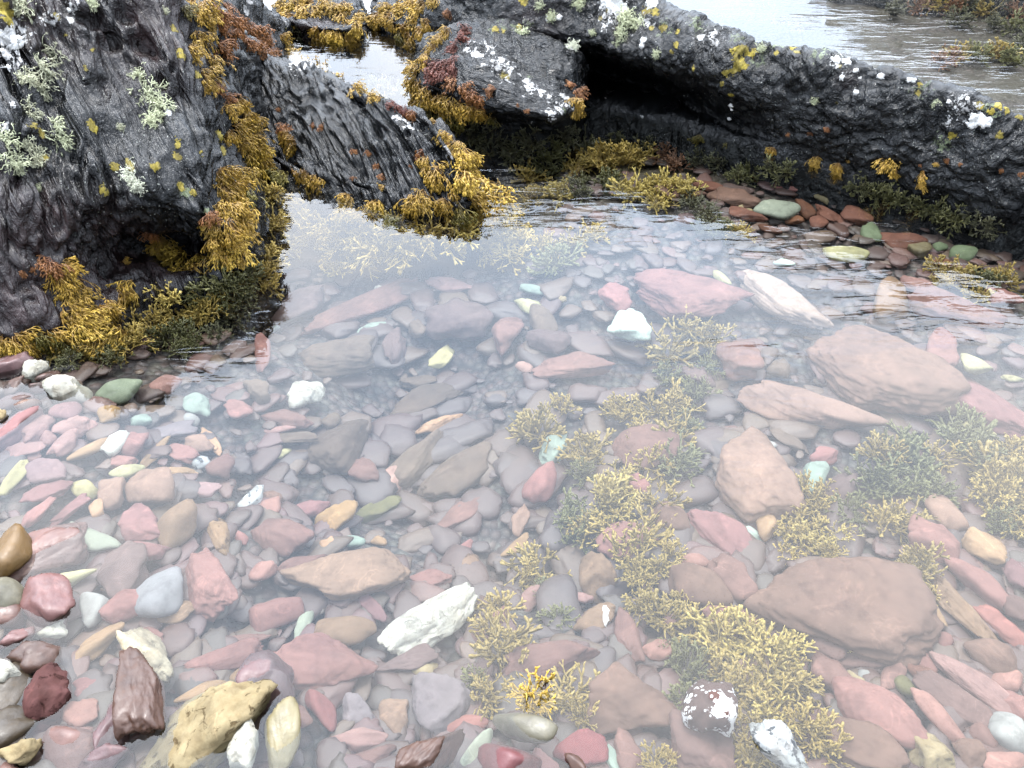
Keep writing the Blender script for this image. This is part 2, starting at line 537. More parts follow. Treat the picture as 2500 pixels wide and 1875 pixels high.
build_rock("rock", left, 330, 250, Dl, 1, amp=0.035, strat=0.036, sfreq=11, stretch=16, warp=0.04, plamp=.007,
           pits=[(270, 95, 22, .05), (340, 100, 24, .05), (305, 30, 20, .04), (375, 130, 12, .03), (390, 200, 16, .03), (228, 50, 16, .03), (200, 35, 14, .03),
                 (430, 620, 40, .04), (300, 560, 60, .03), (60, 700, 14, .02), (400, 140, 8, .03), (420, 165, 7, .03), (240, 215, 26, .03)],
           label="tall dark streaked rock face with hanging pale lichen beards and a golden seaweed skirt")

# second, narrower piece behind it, running back from the tall face
back = [
    sect(380, 300, [(200, .15), (100, .3), (0, .5), (-140, .7)], .7),
    sect(450, 285, [(200, .12), (90, .3), (-30, .5), (-120, .7)], .7),
    sect(540, 220, [(150, .08), (80, .2), (10, .35), (-60, .5)], .6),
    sect(620, 170, [(130, .05), (90, .12), (50, .2), (10, .3)], .45),
    sect(680, 140, [(125, .03), (110, .07), (95, .12), (85, .16)], .3),
]
back.append(taper(back[-1], 0.4, (0.06, 0.05, -0.08)))
build_rock("rock", back, 130, 110, Dl, 2, amp=0.03, strat=0.022, sfreq=14, label="narrow dark rock fin with rusty orange weed behind the ribbed slab")

# ribbed slanting slab
Ds = tuple(on_y(850, 450, 3.1) - on_y(720, 200, 3.5))
slab = [
    sect(505, 400, [(330, .12), (250, .26), (170, .48), (110, .70)], .35),
    sect(540, 405, [(330, .12), (240, .28), (140, .50), (92, .70)], .35),
    sect(600, 412, [(330, .12), (250, .28), (170, .48), (118, .66)], .35),
    sect(660, 425, [(340, .12), (260, .27), (190, .44), (138, .60)], .35),
    sect(740, 450, [(370, .11), (290, .25), (210, .41), (158, .54)], .35),
    sect(820, 472, [(400, .10), (320, .22), (245, .36), (200, .46)], .33),
    sect(900, 494, [(430, .09), (350, .20), (285, .31), (240, .39)], .30),
    sect(980, 512, [(450, .08), (380, .17), (310, .27), (268, .34)], .28),
    sect(1060, 522, [(470, .06), (400, .14), (340, .22), (300, .28)], .25),
    sect(1110, 522, [(490, .04), (440, .09), (395, .14), (360, .19)], .2),
    sect(1140, 515, [(500, .02), (470, .04), (445, .07), (425, .10)], .15),
]
slab.append(taper(slab[-1], 0.35, (0.05, 0.02, -0.06)))
build_rock("rock", slab, 330, 170, Ds, 3, amp=0.016, strat=0.034, sfreq=12, stretch=22, plamp=.008, warp=0.03,
           pits=[(800, 228, 10, .03), (805, 270, 7, .02), (785, 240, 7, .02), (882, 250, 9, .03), (993, 325, 7, .03), (1065, 370, 12, .03), (1027, 312, 8, .02), (1080, 405, 12, .03), (920, 320, 16, .03)],
           label="ribbed blue-grey rock slab slanting down into the pool between two weed belts")

# blocky boulder
bo = [
    sect(1000, 255, [(225, -.02), (200, .0), (175, .05), (160, .1)], .2),
    sect(1030, 285, [(240, -.04), (180, -.02), (130, .10), (100, .2)], .3),
    sect(1090, 305, [(255, -.08), (190, -.05), (120, .12), (72, .28)], .4),
    sect(1160, 312, [(265, -.10), (200, -.06), (120, .12), (58, .32)], .45),
    sect(1230, 315, [(272, -.14), (215, -.08), (120, .12), (48, .34)], .45),
    sect(1290, 318, [(278, -.18), (230, -.10), (130, .12), (62, .32)], .42),
    sect(1350, 318, [(290, -.20), (245, -.12), (150, .06), (92, .24)], .38),
    sect(1400, 300, [(262, -.16), (225, -.08), (165, .02), (115, .16)], .3),
    sect(1428, 270, [(230, -.10), (205, -.05), (178, .0), (150, .06)], .2),
]
bo.append(taper(bo[-1], 0.5, (0.03, 0.03, 0.05)))
build_rock("rock", bo, 190, 130, tuple(on_y(1380, 230, 3.6) - on_y(1150, 150, 3.7)), 4, amp=0.025, strat=0.010, sfreq=20, stretch=3,
           label="blocky boulder crusted with white lichen patches and a brown weed fringe", fine=0.009)

# dark rock behind the boulder
br = [
    sect(900, 58, [(45, .0), (30, .08), (20, .14), (10, .2)], .3),
    sect(940, 72, [(50, -.02), (20, .1), (-10, .25), (-40, .4)], .5),
    sect(1000, 98, [(60, -.02), (15, .15), (-30, .3), (-80, .5)], .6),
    sect(1080, 115, [(70, -.02), (20, .15), (-30, .35), (-90, .55)], .7),
    sect(1180, 125, [(80, -.02), (30, .15), (-30, .35), (-90, .55)], .7),
    sect(1290, 130, [(85, .0), (40, .15), (-20, .35), (-80, .5)], .6),
]
br.append(taper(br[-1], 0.5, (0.1, 0.1, -0.1)))
build_rock("rock", br, 150, 100, (1, .2, -.2), 5, amp=0.04, strat=0.015, sfreq=10, stretch=4, label="dark smooth rock behind the blocky boulder with weed draped over its seaward end")

wr = [
    sect(660, 52, [(45, .0), (35, .05), (25, .1), (15, .15)], .2),
    sect(700, 72, [(50, -.02), (25, .1), (0, .2), (-10, .3)], .4),
    sect(760, 92, [(65, -.02), (35, .1), (-5, .25), (-35, .4)], .5),
    sect(830, 103, [(75, -.02), (45, .1), (5, .25), (-20, .4)], .45),
    sect(880, 95, [(80, .0), (65, .06), (48, .14), (30, .2)], .3),
]
wr.append(taper(wr[-1], 0.4, (0.08, 0.03, -0.06)))
build_rock("rock", wr, 130, 90, (1, .3, -.1), 6, amp=0.04, strat=0.012, sfreq=12, stretch=4, label="low rock in the channel almost buried under golden seaweed")

# long ridge
ri = [
    sect(1020, 185, [(150, .05), (100, .05), (30, .12), (-80, .3)], .5),
    sect(1120, 205, [(150, .36), (80, .02), (-20, .10), (-260, .3)], .6),
    sect(1300, 240, [(150, .42), (98, -.03), (0, .02), (-250, .25)], .6),
    sect(1420, 258, [(165, .42), (116, -.06), (20, .0), (-180, .22)], .55),
    sect(1520, 275, [(190, .40), (145, -.08), (42, .0), (-110, .20)], .5),
    sect(1620, 300, [(220, .32), (168, -.08), (72, .0), (-12, .16)], .48),
    sect(1720, 330, [(275, .18), (212, -.06), (105, .02), (42, .16)], .45),
    sect(1820, 360, [(318, .08), (245, -.04), (140, .04), (80, .16)], .42),
    sect(1950, 400, [(350, .0), (280, .0), (175, .06), (110, .17)], .4),
    sect(2100, 440, [(385, .0), (320, .0), (215, .07), (144, .17)], .4),
    sect(2250, 485, [(430, .0), (370, .0), (260, .07), (190, .17)], .4),
    sect(2400, 528, [(475, .0), (420, .0), (310, .07), (240, .17)], .4),
    sect(2550, 560, [(510, .0), (455, .01), (355, .07), (287, .17)], .4),
    sect(2800, 640, [(580, .0), (520, .02), (420, .08), (352, .18)], .4),
]
ri.append(taper(ri[-1], 0.5, (0.3, -0.1, -0.1)))
build_rock("rock", ri, 420, 170, tuple(on_y(1920, 330, 3.4) - on_y(2000, 240, 3.6)), 7, amp=0.030, strat=0.012, sfreq=15, stretch=4, warp=0.06, fine=0.005,
           pits=[(1700, 250, 30, .02), (2300, 350, 60, .02), (2150, 330, 40, .02)],
           label="long low dark rock ridge with white and yellow lichen, open water behind it")

# bank across the inlet
def far_sec(x, y0, h, dp):
    return [(x, y0 - .1, -.6), (x, y0, -.02), (x, y0 + .15, h * .35), (x + .05, y0 + .45, h * .75), (x + .1, y0 + dp * .5, h), (x + .1, y0 + dp * .8, h * .6), (x + .1, y0 + dp, 0), (x + .1, y0 + dp + .1, -.6)]
fb = [far_sec(2.3, 7.2, .15, .8), far_sec(2.8, 6.9, .6, 1.5), far_sec(3.5, 6.6, 1.2, 2.2), far_sec(4.5, 6.3, 1.5, 2.5), far_sec(6.0, 5.9, 1.6, 2.5), far_sec(8, 5.4, 1.6, 2.6), far_sec(10, 5.0, 1.2, 2.4)]
build_rock("rock", fb, 90, 60, (1, 0, -.3), 8, amp=0.12, strat=0.05, sfreq=4, stretch=4, label="weedy dark rock bank across the inlet beyond the long ridge", fine=0.02)

# growths on the rocks: u v radius(px), read as places on the surface
LC = """22 112 60;45 165 40;60 75 36;120 50 30;175 20 30;1165 128 34;1215 150 34;1250 165 30;1190 118 30;1300 215 30;1335 235 28;1375 250 28;1240 200 26;1400 250 24;1350 275 26;1140 100 24;720 158 30;690 140 24;1000 305 26;980 290 20;1100 372 24;2050 150 40;2350 270 50;1500 30 60;1570 60 40;1750 90 40"""
LW = """20 90 26;10 130 18;40 160 14;55 75 14;35 60 12;130 55 10;175 50 12;172 10 8;30 255 7;18 320 10;15 300 8;410 275 8;1500 18 22;1515 25 14;1470 8 16;1590 8 16;1572 98 10;1567 110 8;1712 92 9;
1695 95 6;1760 8 6;1365 42 8;1333 47 6;1395 115 13;2042 147 12;2066 150 11;2090 170 8;2055 186 7;2150 185 8;2230 196 8;2089 225 8;2385 290 16;2406 295 14;2370 305 10;2392 276 6;2318 248 6;2362 240 6;
1140 120 10;1165 130 10;1190 115 9;1205 130 8;1225 145 9;1240 155 9;1215 165 10;1200 150 8;1180 155 8;1250 165 8;1245 175 7;1140 95 8;1130 90 7;1285 200 12;1290 215 10;1320 225 9;1340 235 8;1375 232 9;1385 240 7;
1360 262 10;1370 275 9;1345 275 8;1300 205 8;720 155 14;745 162 10;760 155 8;735 150 9;680 138 9;975 290 6;1000 310 6;1010 315 5;1092 360 7;1105 385 6;960 287 5;2120 215 4;2100 190 5;600 25 10;610 5 10;2073 345 4;1780 258 5;1785 268 4;1780 290 5;1480 240 5;1570 285 5;1300 300 5"""
LY = """138 40 8;225 120 6;160 85 5;445 130 12;425 70 10;480 180 10;205 165 5;210 170 5;225 305 12;80 305 9;100 325 8;280 410 9;283 405 7;250 465 11;265 470 7;375 410 9;385 405 7;430 380 10;435 350 8;540 330 10;545 370 10;490 375 7;310 395 8;320 410 9;105 385 9;
1580 25 12;1600 28 10;1590 68 6;1622 70 8;1655 75 6;1610 65 5;1485 25 7;1467 45 6;1650 110 6;1690 165 6;1640 125 5;1800 125 12;1820 120 11;1838 130 9;1805 150 12;1815 160 9;1775 180 9;1790 175 7;1870 100 8;1900 108 8;1935 115 8;1945 125 7;1895 128 6;
1800 165 9;1760 205 6;2245 205 6;2242 225 6;2043 251 5;2390 258 8;2420 272 8;2440 258 9;2460 268 8;2490 285 8;2325 330 9;2440 330 8;1785 233 7;2395 300 7;2050 160 6;1270 65 7;1210 70 8;1230 75 6;1230 185 8;1240 190 6;1280 5 10;440 455 8;475 470 8;20 40 22;10 25 18"""
LS = """455 470 20;470 490 14;450 450 12;1290 60 20;1250 65 22;1220 60 20;1200 70 16;1290 190 18;1300 210 14;1380 270 16;40 25 30;70 30 24;2050 140 30;2000 125 40;1900 110 40;1800 90 30;1850 150 30;2250 215 30;2420 265 36;2300 350 30;1700 60 30;1620 70 30;510 520 20;520 550 16;540 470 18"""
LP = """300 60 160;60 560 140;330 640 120;200 690 130;60 730 100;180 30 120;2070 200 22;2085 185 14;1300 60 60;1000 490 14;430 640 60;250 560 90;70 20 80;760 80 60"""
LK = """250 400 260;430 250 150;1250 120 120;1350 250 80;2000 300 250;2350 350 200;1700 150 160;1000 340 120"""


def grow(lst, attr, power=1.0):
    pts = []
    for r in lst.split(";"):
        u, v, rr = map(float, r.split())
        h = hit(u, v)
        if h is None: continue
        pts.append((h[2].name, np.array(h[0]), rr / 1250 * TX * (h[0] - EYE).dot(FWD)))
    for (o, b, V) in ROCK_BVH:
        val = np.zeros(len(V))
        for (nm, p, r) in pts:
            if nm != o.name: continue
            d = np.linalg.norm(V - p, axis=1)
            val = np.maximum(val, np.clip(1.25 - 0.75 * d / r, 0, 1) * power)
        set_attr(o.data, attr, val)


grow(LC, "crust", .55); grow(LW, "white"); grow(";".join(" ".join((*r.split()[:2], str(float(r.split()[2]) * 1.35))) for r in LY.split(";")), "yellow", 1.0); grow(LS, "sage", 0.62); grow(LP, "purple"); grow(LK, "speck")

# the largest white crusts stand a few millimetres proud of the rock: parts of it
m = NT("white_crust")
tcr = m.n("TexCoord").outputs["Object"]
p_ = m.n("BsdfPrincipled", i_Roughness=.85)
m.l(m.mix(m.noise(tcr, 140, 4, .7), (.20, .20, .19), (.62, .61, .59)), p_.inputs["Base Color"])
b_ = m.n("Bump", i_Strength=.6, i_Distance=.006); m.l(m.noise(tcr, 160, 4, .7), b_.inputs["Height"]); m.l(b_.outputs[0], p_.inputs["Normal"])
m.l(p_.outputs[0], m.out.inputs["Surface"])
M_CRUST = m.m
CR = """2385 292 20;2402 300 17;2372 305 11;2040 147 13;2066 150 12;2090 172 7;2055 187 6;2089 226 6;2150 186 8;2230 197 8;2362 241 6;2316 249 6;1500 14 24;1520 22 14;1590 6 16;1710 93 10;1570 100 9;1566 112 7;1395 114 8;1785 257 6;1786 268 4;412 278 10;1478 6 14;8 130 16;22 165 13;40 105 20;14 310 12;30 258 6;170 25 8;1780 290 5;1365 43 9;1135 95 6"""
for k, r in enumerate(CR.split(";")):
    u, v, rr = map(float, r.split())
    h = hit(u, v)
    if h is None: continue
    o_, bv = h[2], next(b for (oo, b, _v) in ROCK_BVH if oo == h[2])
    n_ = h[1].normalized()
    t1 = n_.cross(Vector((0, 0, 1))).normalized(); t2 = n_.cross(t1)
    R0 = rr / 1250 * TX * (h[0] - EYE).dot(FWD)
    vs_, fs_ = [], []
    NR, NS = 5, 26
    for i in range(NR + 1):
        for j in range(NS):
            an = 6.2832 * j / NS
            q = R0 * (i / NR) * (1 + .55 * noise.fractal((math.cos(an) * 1.6 + k * 5.1, math.sin(an) * 1.6, k), .8, 2.0, 3))
            p = h[0] + t1 * math.cos(an) * q + t2 * math.sin(an) * q * .85
            loc, nn, _i, _d = bv.ray_cast(p + n_ * .08, -n_, .3)
            if loc is None or (loc - p).length > .03: loc = p
            th = .0035 * (1 - (i / NR) ** 4) * (1 + .8 * noise.noise((p.x * 90, p.y * 90, p.z * 90))) - (.003 if i == NR else -.0012)
            vs_.append(loc + n_ * th)
    for i in range(NR):
        for j in range(NS):
            fs_.append((i * NS + j, i * NS + (j + 1) % NS, (i + 1) * NS + (j + 1) % NS, (i + 1) * NS + j))
    mesh_obj("lichen_crust", vs_, fs_, M_CRUST, parent=o_)

# ------------------------------------------------------------------ stones
COL = dict(pink=(.13, .070, .064), rose=(.155, .066, .062), palepink=(.15, .10, .095), dullpink=(.095, .060, .054), mauve=(.10, .062, .066), mauvepink=(.12, .068, .07),
           palemauve=(.13, .095, .10), dullmauve=(.075, .058, .058), dull=(.078, .064, .052), dulldark=(.066, .054, .045), beige=(.12, .088, .066), tan=(.16, .115, .07), tanpink=(.14, .10, .08),
           tanbrown=(.11, .08, .055), brownpink=(.088, .060, .049), brownmauve=(.085, .058, .054), brown=(.07, .038, .026), redbrown=(.10, .042, .027), rust=(.14, .06, .025), maroon=(.09, .045, .045),
           crimson=(.13, .030, .035), red=(.15, .05, .05), salmon=(.17, .085, .07), salmonlight=(.19, .115, .095), salmonred=(.16, .06, .05), ochre=(.30, .19, .09), peach=(.24, .15, .09),
           peachpale=(.20, .15, .12), peachpink=(.125, .09, .076), palerose=(.16, .10, .10), straw=(.20, .18, .09), yellowcream=(.36, .34, .19), cream=(.32, .26, .15), white=(.50, .50, .44),
           mintwhite=(.42, .52, .44), mint=(.13, .18, .14), sage=(.13, .15, .11), palegreen=(.15, .17, .12), green=(.08, .10, .06), palegrey=(.17, .17, .16), grey=(.13, .13, .135), greymauve=(.10, .085, .088),
           olive=(.07, .065, .03), khaki=(.10, .085, .05), olivecream=(.20, .17, .09), olivegrey=(.12, .11, .075), darkolive=(.045, .035, .02), limestone=(.25, .205, .12), whitecream=(.38, .34, .25),
           whitespeckle=(.40, .42, .42), mustard=(.14, .09, .03))
WORD = dict(pink="pink", rose="rose-red", palepink="pale pink", dullpink="dull pink", mauve="mauve", mauvepink="pinkish mauve", palemauve="pale mauve", dullmauve="dull mauve", dull="dull grey-brown",
            dulldark="dark grey-brown", beige="beige", tan="tan", tanpink="pinkish tan", tanbrown="tan-brown", brownpink="brownish pink", brownmauve="brownish mauve", brown="wet brown", redbrown="red-brown",
            rust="rusty", maroon="maroon", crimson="crimson", red="red", salmon="salmon-pink", salmonlight="light salmon", salmonred="salmon-red", ochre="bright ochre", peach="peach", peachpale="pale peach",
            peachpink="peach-pink", palerose="pale rose", straw="straw-yellow", yellowcream="yellowish white", cream="cream", white="bright white", mintwhite="mint-white", mint="pale mint-green",
            sage="sage-green", palegreen="pale green", green="green", palegrey="pale grey", grey="blue-grey", greymauve="greyish mauve", olive="olive", khaki="khaki", olivecream="olive and cream",
            olivegrey="olive-grey", darkolive="dark olive", limestone="yellowish", whitecream="white and cream", whitespeckle="white speckled grey", mustard="mustard")

for _k in ("rose", "salmon", "salmonred", "red", "crimson", "salmonlight", "mint", "palegreen", "rust", "redbrown", "pink"):
    _c = COL[_k]; _g = sum(_c) / 3; _f = .12 if _k == "pink" else .28
    COL[_k] = tuple(x * (1 - _f) + _g * _f for x in _c)
for _k, _c in list(COL.items()):
    if _c[0] > _c[1] * 1.2 and _c[0] < .2: COL[_k] = (_c[0] * 1.05, _c[1] * .95, _c[2] * .89)
# u v length width angle colour shape [e<cm above the water>]   (shape: r round, s slab, a angular, p rough)
STONES = """393 1445 135 130 60 grey r;494 1423 190 112 -35 pink a;307 1486 118 95 20 rose a;218 1492 76 72 40 palegrey r;158 1417 150 50 14 yellowcream r;114 1470 135 112 -30 rose a e2.5;114 1349 190 115 30 salmon s e1;
25 1352 112 100 20 mustard r e5;15 1454 105 88 0 olivegrey r e4;122 1540 80 42 10 white p;228 1575 142 55 42 tan a;357 1608 188 100 -35 whitecream p e.5;345 1701 200 108 -60 brown a e4;490 1783 335 180 42 limestone p e4;
494 1690 130 50 20 tan r;604 1821 102 80 60 white p e2.5;692 1809 172 88 -76 olivecream r e2;111 1708 135 105 50 maroon p e4;95 1613 100 80 20 brown a e3;10 1641 60 100 80 white p e4;30 1690 120 90 60 darkolive r e2;
28 1775 150 90 50 darkolive r e2.5;272 1783 135 80 -70 mauve a e1;161 1837 142 112 0 salmon r e1;203 1795 50 42 60 palepink r;195 1735 115 70 -15 salmon s;253 1862 130 72 10 mauve a e1;774 1628 275 140 -12 pink s;
538 1619 192 78 22 pink s;557 1570 200 42 14 dullpink s;650 1670 135 128 -60 mauve a e.4;787 1730 122 55 -50 red r;704 1755 122 62 0 dullpink r;1052 1508 242 112 33 white p;840 1546 152 76 2 tanbrown r;739 1530 80 34 78 palegreen a;
673 1505 132 86 5 pink r;844 1405 310 125 4 beige s;1049 1416 108 46 4 pink s;641 1400 66 56 0 salmon a;727 1385 140 46 14 dullpink a;986 1613 172 66 8 dullmauve a;1040 1644 68 48 20 cream p;1056 1720 175 132 -28 greymauve a;
1135 1771 118 46 14 salmonred r;1166 1828 112 56 64 palegreen r;1053 1837 175 84 42 brown a e1.2;878 1749 112 72 -25 greymauve a;973 1752 105 80 -45 beige a;872 1809 152 52 4 palepink s;894 1853 150 52 8 dullpink s;
1247 1856 152 92 0 crimson r e1.5;1279 1777 152 76 -8 olivegrey r e1.2;1418 1834 132 86 -10 crimson a;1405 1866 62 32 -35 brown a e1.5;1532 1720 225 160 12 brownpink a;1349 1613 245 95 8 dullpink s;1463 1410 118 104 60 tanbrown a;
1453 1515 115 66 10 tanbrown a;1532 1553 132 64 -82 dullpink s;1611 1590 82 54 20 salmon a;1706 1435 162 100 -12 brownpink r;1779 1413 142 90 -45 dullpink s;1693 1369 76 38 0 salmon r;1712 1825 195 150 -22 brownmauve s;
1738 1730 140 118 40 brownmauve p e.6;1532 1837 135 70 -72 dullpink s;1920 1837 172 78 -38 whitespeckle p e2;2063 1467 400 235 -16 brownpink s;1990 1552 152 92 -20 brownmauve s;2021 1641 115 90 -60 dullpink s;2104 1612 162 50 -4 brownmauve s;
2151 1745 235 138 -26 pink r;2100 1821 212 120 -26 brownpink s;2259 1837 142 108 -36 cream p;2300 1758 165 62 -48 salmon r;2335 1720 182 76 -46 brownmauve s;2389 1676 212 76 -45 palepink r;2458 1793 104 92 -50 palegrey r;
2401 1799 62 52 -30 dullpink r;2373 1844 82 72 -40 brownpink a;2436 1840 86 38 -32 brownmauve s;2450 1868 112 52 0 salmon r;2452 1663 82 56 -10 salmon r;2480 1723 80 60 -60 pink a;2420 1603 122 80 -20 brownpink r;
2442 1527 124 46 -48 salmonred s;2395 1420 145 70 -56 pink r;2484 1413 92 60 70 mauve a;2477 1490 92 64 -60 brownmauve a;2344 1490 172 72 -60 tanbrown p;2401 1343 94 74 -40 tan a;2268 1324 132 108 -32 pink a;
2281 1502 60 42 80 tan a;2303 1565 46 44 0 pink r;2243 1600 92 50 -35 pink s;2180 1648 112 46 42 dullpink r;2085 1663 48 32 -30 cream a;2110 1648 36 28 0 palegrey r;2211 1673 62 52 0 olive r;2256 1648 100 46 -45 redbrown s;
266 1011 50 58 90 ochre a;484 992 76 56 -20 mint a;291 957 108 54 12 sage r;405 941 76 48 8 palepink r;165 1004 70 50 0 mauve r;184 1042 100 50 5 palepink s;161 1080 76 56 40 palepink s;89 1052 82 58 35 palepink s;
22 1052 110 80 60 mauve s;117 1071 44 38 40 palepink r;57 1106 106 42 8 palepink s;41 1166 82 42 74 straw a;120 1153 112 60 -5 palemauve s;310 1153 82 38 10 yellowcream r;373 1197 128 106 -32 tanpink a;203 1194 76 42 -5 straw r;
114 1204 112 46 15 mauvepink s;92 1251 82 44 45 rose a;174 1242 112 32 42 mauvepink s;237 1245 46 46 0 peach a;275 1207 76 70 50 tanpink a;348 1289 122 80 -8 mauvepink s;433 1286 106 98 -20 tanbrown r;221 1308 148 64 -28 palegreen r;
364 1343 92 56 -8 mauvepink a;538 1305 124 52 -46 tan p;585 1308 62 26 -35 rose r;690 1312 152 80 -12 dullpink a;282 1084 58 52 60 white a;329 1087 60 58 0 pink a;218 1099 92 30 36 tan r;377 1106 88 28 58 tan s;
513 1074 104 26 -38 peach s;487 1087 82 46 -8 tanpink a;487 1128 52 36 -5 whitespeckle p;443 1112 78 42 -12 pink a;294 1125 78 36 8 pink s;415 1055 122 46 16 greymauve s;427 1150 122 20 -4 tan s;494 1197 96 42 4 palemauve s;
544 1147 66 56 30 dullpink a;617 1216 72 46 70 whitespeckle p;579 1004 82 46 -12 pink s;345 1026 52 30 8 mint a;468 1027 40 36 0 palegrey r;636 954 76 46 -25 dull a;746 963 96 66 8 white p;704 1020 132 46 -4 dullpink s;
679 1049 88 18 6 palepink r;682 1070 200 24 -2 dull s;806 1030 50 46 80 dull a;692 1103 46 30 20 yellowcream p;723 1140 36 15 -20 straw p;796 1121 40 34 55 sage a;891 1153 88 66 -20 dullpink a;948 1182 94 64 46 salmonlight a;
828 1264 98 68 36 ochre a;923 1242 122 44 24 olive s;859 1324 66 36 12 mint r;799 1327 42 32 40 peach a;926 1321 42 25 -10 tan r;733 1251 142 42 18 mauvepink s;1113 1267 172 58 42 dullpink s;1068 1036 128 38 26 peach p;
1119 1352 92 26 42 rose r;1147 1387 72 54 -70 beige p;1261 1337 92 38 38 tan r;1271 1273 76 46 80 tanpink a;1320 1172 112 76 72 rose r;1349 1100 112 56 42 mint s;1011 1121 172 88 50 dull s;1122 1153 200 90 30 dulldark s;
1043 979 192 62 12 dulldark s;1021 935 88 36 8 dull a;891 747 305 62 20 dullpink s;727 750 152 86 15 dullmauve s;803 865 232 98 -5 dull s;1094 694 132 36 -12 palepink s;1113 785 152 94 -8 dullmauve s;1081 877 76 42 52 straw a;
910 798 78 18 16 mint r;1021 804 52 46 60 dull a;964 842 86 58 70 dullmauve s;641 858 102 42 -60 pink r;1037 741 18 14 0 white a;932 702 36 18 10 white p;657 801 52 22 8 mint r;1304 709 72 25 -10 mint r;
1292 747 64 40 -26 yellowcream a;1532 801 106 82 0 mintwhite a;1504 728 92 56 -15 rose a;1681 725 262 106 -12 pink s;1763 679 52 26 -15 yellowcream r;1904 728 215 88 -42 peachpale s;1396 893 202 58 3 dullpink s;1320 785 92 60 -20 dull r;
1238 814 102 78 70 dullpink a;1282 899 42 30 -20 salmonlight a;1339 836 112 70 0 dullmauve a;1371 728 26 16 -30 cream p;2063 621 92 44 -16 yellowcream r;1917 643 52 22 -10 mintwhite a;1898 516 96 54 -6 palegreen r;2018 482 60 30 -4 khaki a;
2021 526 78 40 -30 redbrown s;2091 532 72 42 -10 redbrown a;2129 567 56 40 10 green s;2249 611 62 40 0 khaki a;2350 618 72 38 0 green r;2297 602 42 26 0 green r;2297 643 52 22 0 rust r;2205 586 112 40 -4 redbrown s;
1996 545 52 30 8 redbrown r;1939 535 48 28 0 rust a;1965 510 46 34 -40 brown a;1795 482 122 36 -14 brownpink s;1817 526 92 36 -16 redbrown s;1808 504 20 12 0 cream a;1827 513 22 12 0 cream a;2050 553 18 10 0 white a;
1914 449 78 38 -18 rose s;2376 893 74 48 -15 yellowcream a;2474 925 52 20 -8 yellowcream p;2158 905 285 200 -10 brownpink s;2417 1004 205 88 -36 mauvepink s;1977 1004 305 98 -22 peachpink s;1833 1163 210 170 -50 tanpink s;
2009 1115 76 42 8 rose a;1990 1163 108 60 42 mint s;1820 1292 114 30 -38 mintwhite s;1770 1311 195 90 -40 mauvepink s;1854 1090 78 46 4 palegrey a;2385 1049 78 36 -6 straw r;1876 1286 78 62 70 tan r;1637 1264 105 72 -30 brownpink r;
28 899 84 44 20 mauve s e2.5;92 902 54 48 40 white p e3;165 953 88 62 8 white p e3.5;41 944 82 46 12 brown a e.5;117 921 52 26 20 redbrown r e.3;104 944 52 24 18 redbrown r e.3;35 982 82 30 8 redbrown r e.5;70 989 48 26 25 rust r e.3;4 1012 20 22 40 cream p e2;
1660 470 120 30 -8 brownpink s;1730 455 70 26 -12 redbrown s;1850 430 80 24 -10 redbrown s;1880 560 60 22 -12 brown s;1760 540 60 26 10 dull r;2420 690 60 30 -15 brownpink s;1560 1190 60 60 30 rose a;1900 900 60 40 0 dull a;2330 760 180 70 -20 dullpink s;2250 700 90 40 -15 palepink s;
40 1560 80 40 30 rose a e1;20 1510 70 50 20 redbrown r e1.5;45 1840 90 50 10 cream p e3;590 1760 90 50 -50 palepink a;430 1500 90 60 20 tanbrown a;465 1840 90 50 60 greymauve s;230 1680 100 50 10 mauvepink s;370 1560 80 46 -10 pink a;590 1650 60 40 20 tan r;
1330 1870 90 50 -30 palerose a;1495 1860 80 40 -80 mint s;820 1460 90 36 -30 dullmauve s;905 1480 110 32 -38 mauve s;1180 1640 60 50 40 dullmauve a;1415 1590 56 60 10 dullmauve a;1640 1520 60 44 20 dullpink a;1420 1460 60 40 10 palepink a;1300 1460 70 44 30 palepink a"""

_SPH = {}


def ico(level):
    if level in _SPH: return _SPH[level]
    import bmesh
    bm = bmesh.new()
    bmesh.ops.create_icosphere(bm, subdivisions=level, radius=1)
    V = np.array([v.co[:] for v in bm.verts]); F = np.array([[v.index for v in f.verts] for f in bm.faces])
    bm.free()
    _SPH[level] = (V, F)
    return _SPH[level]


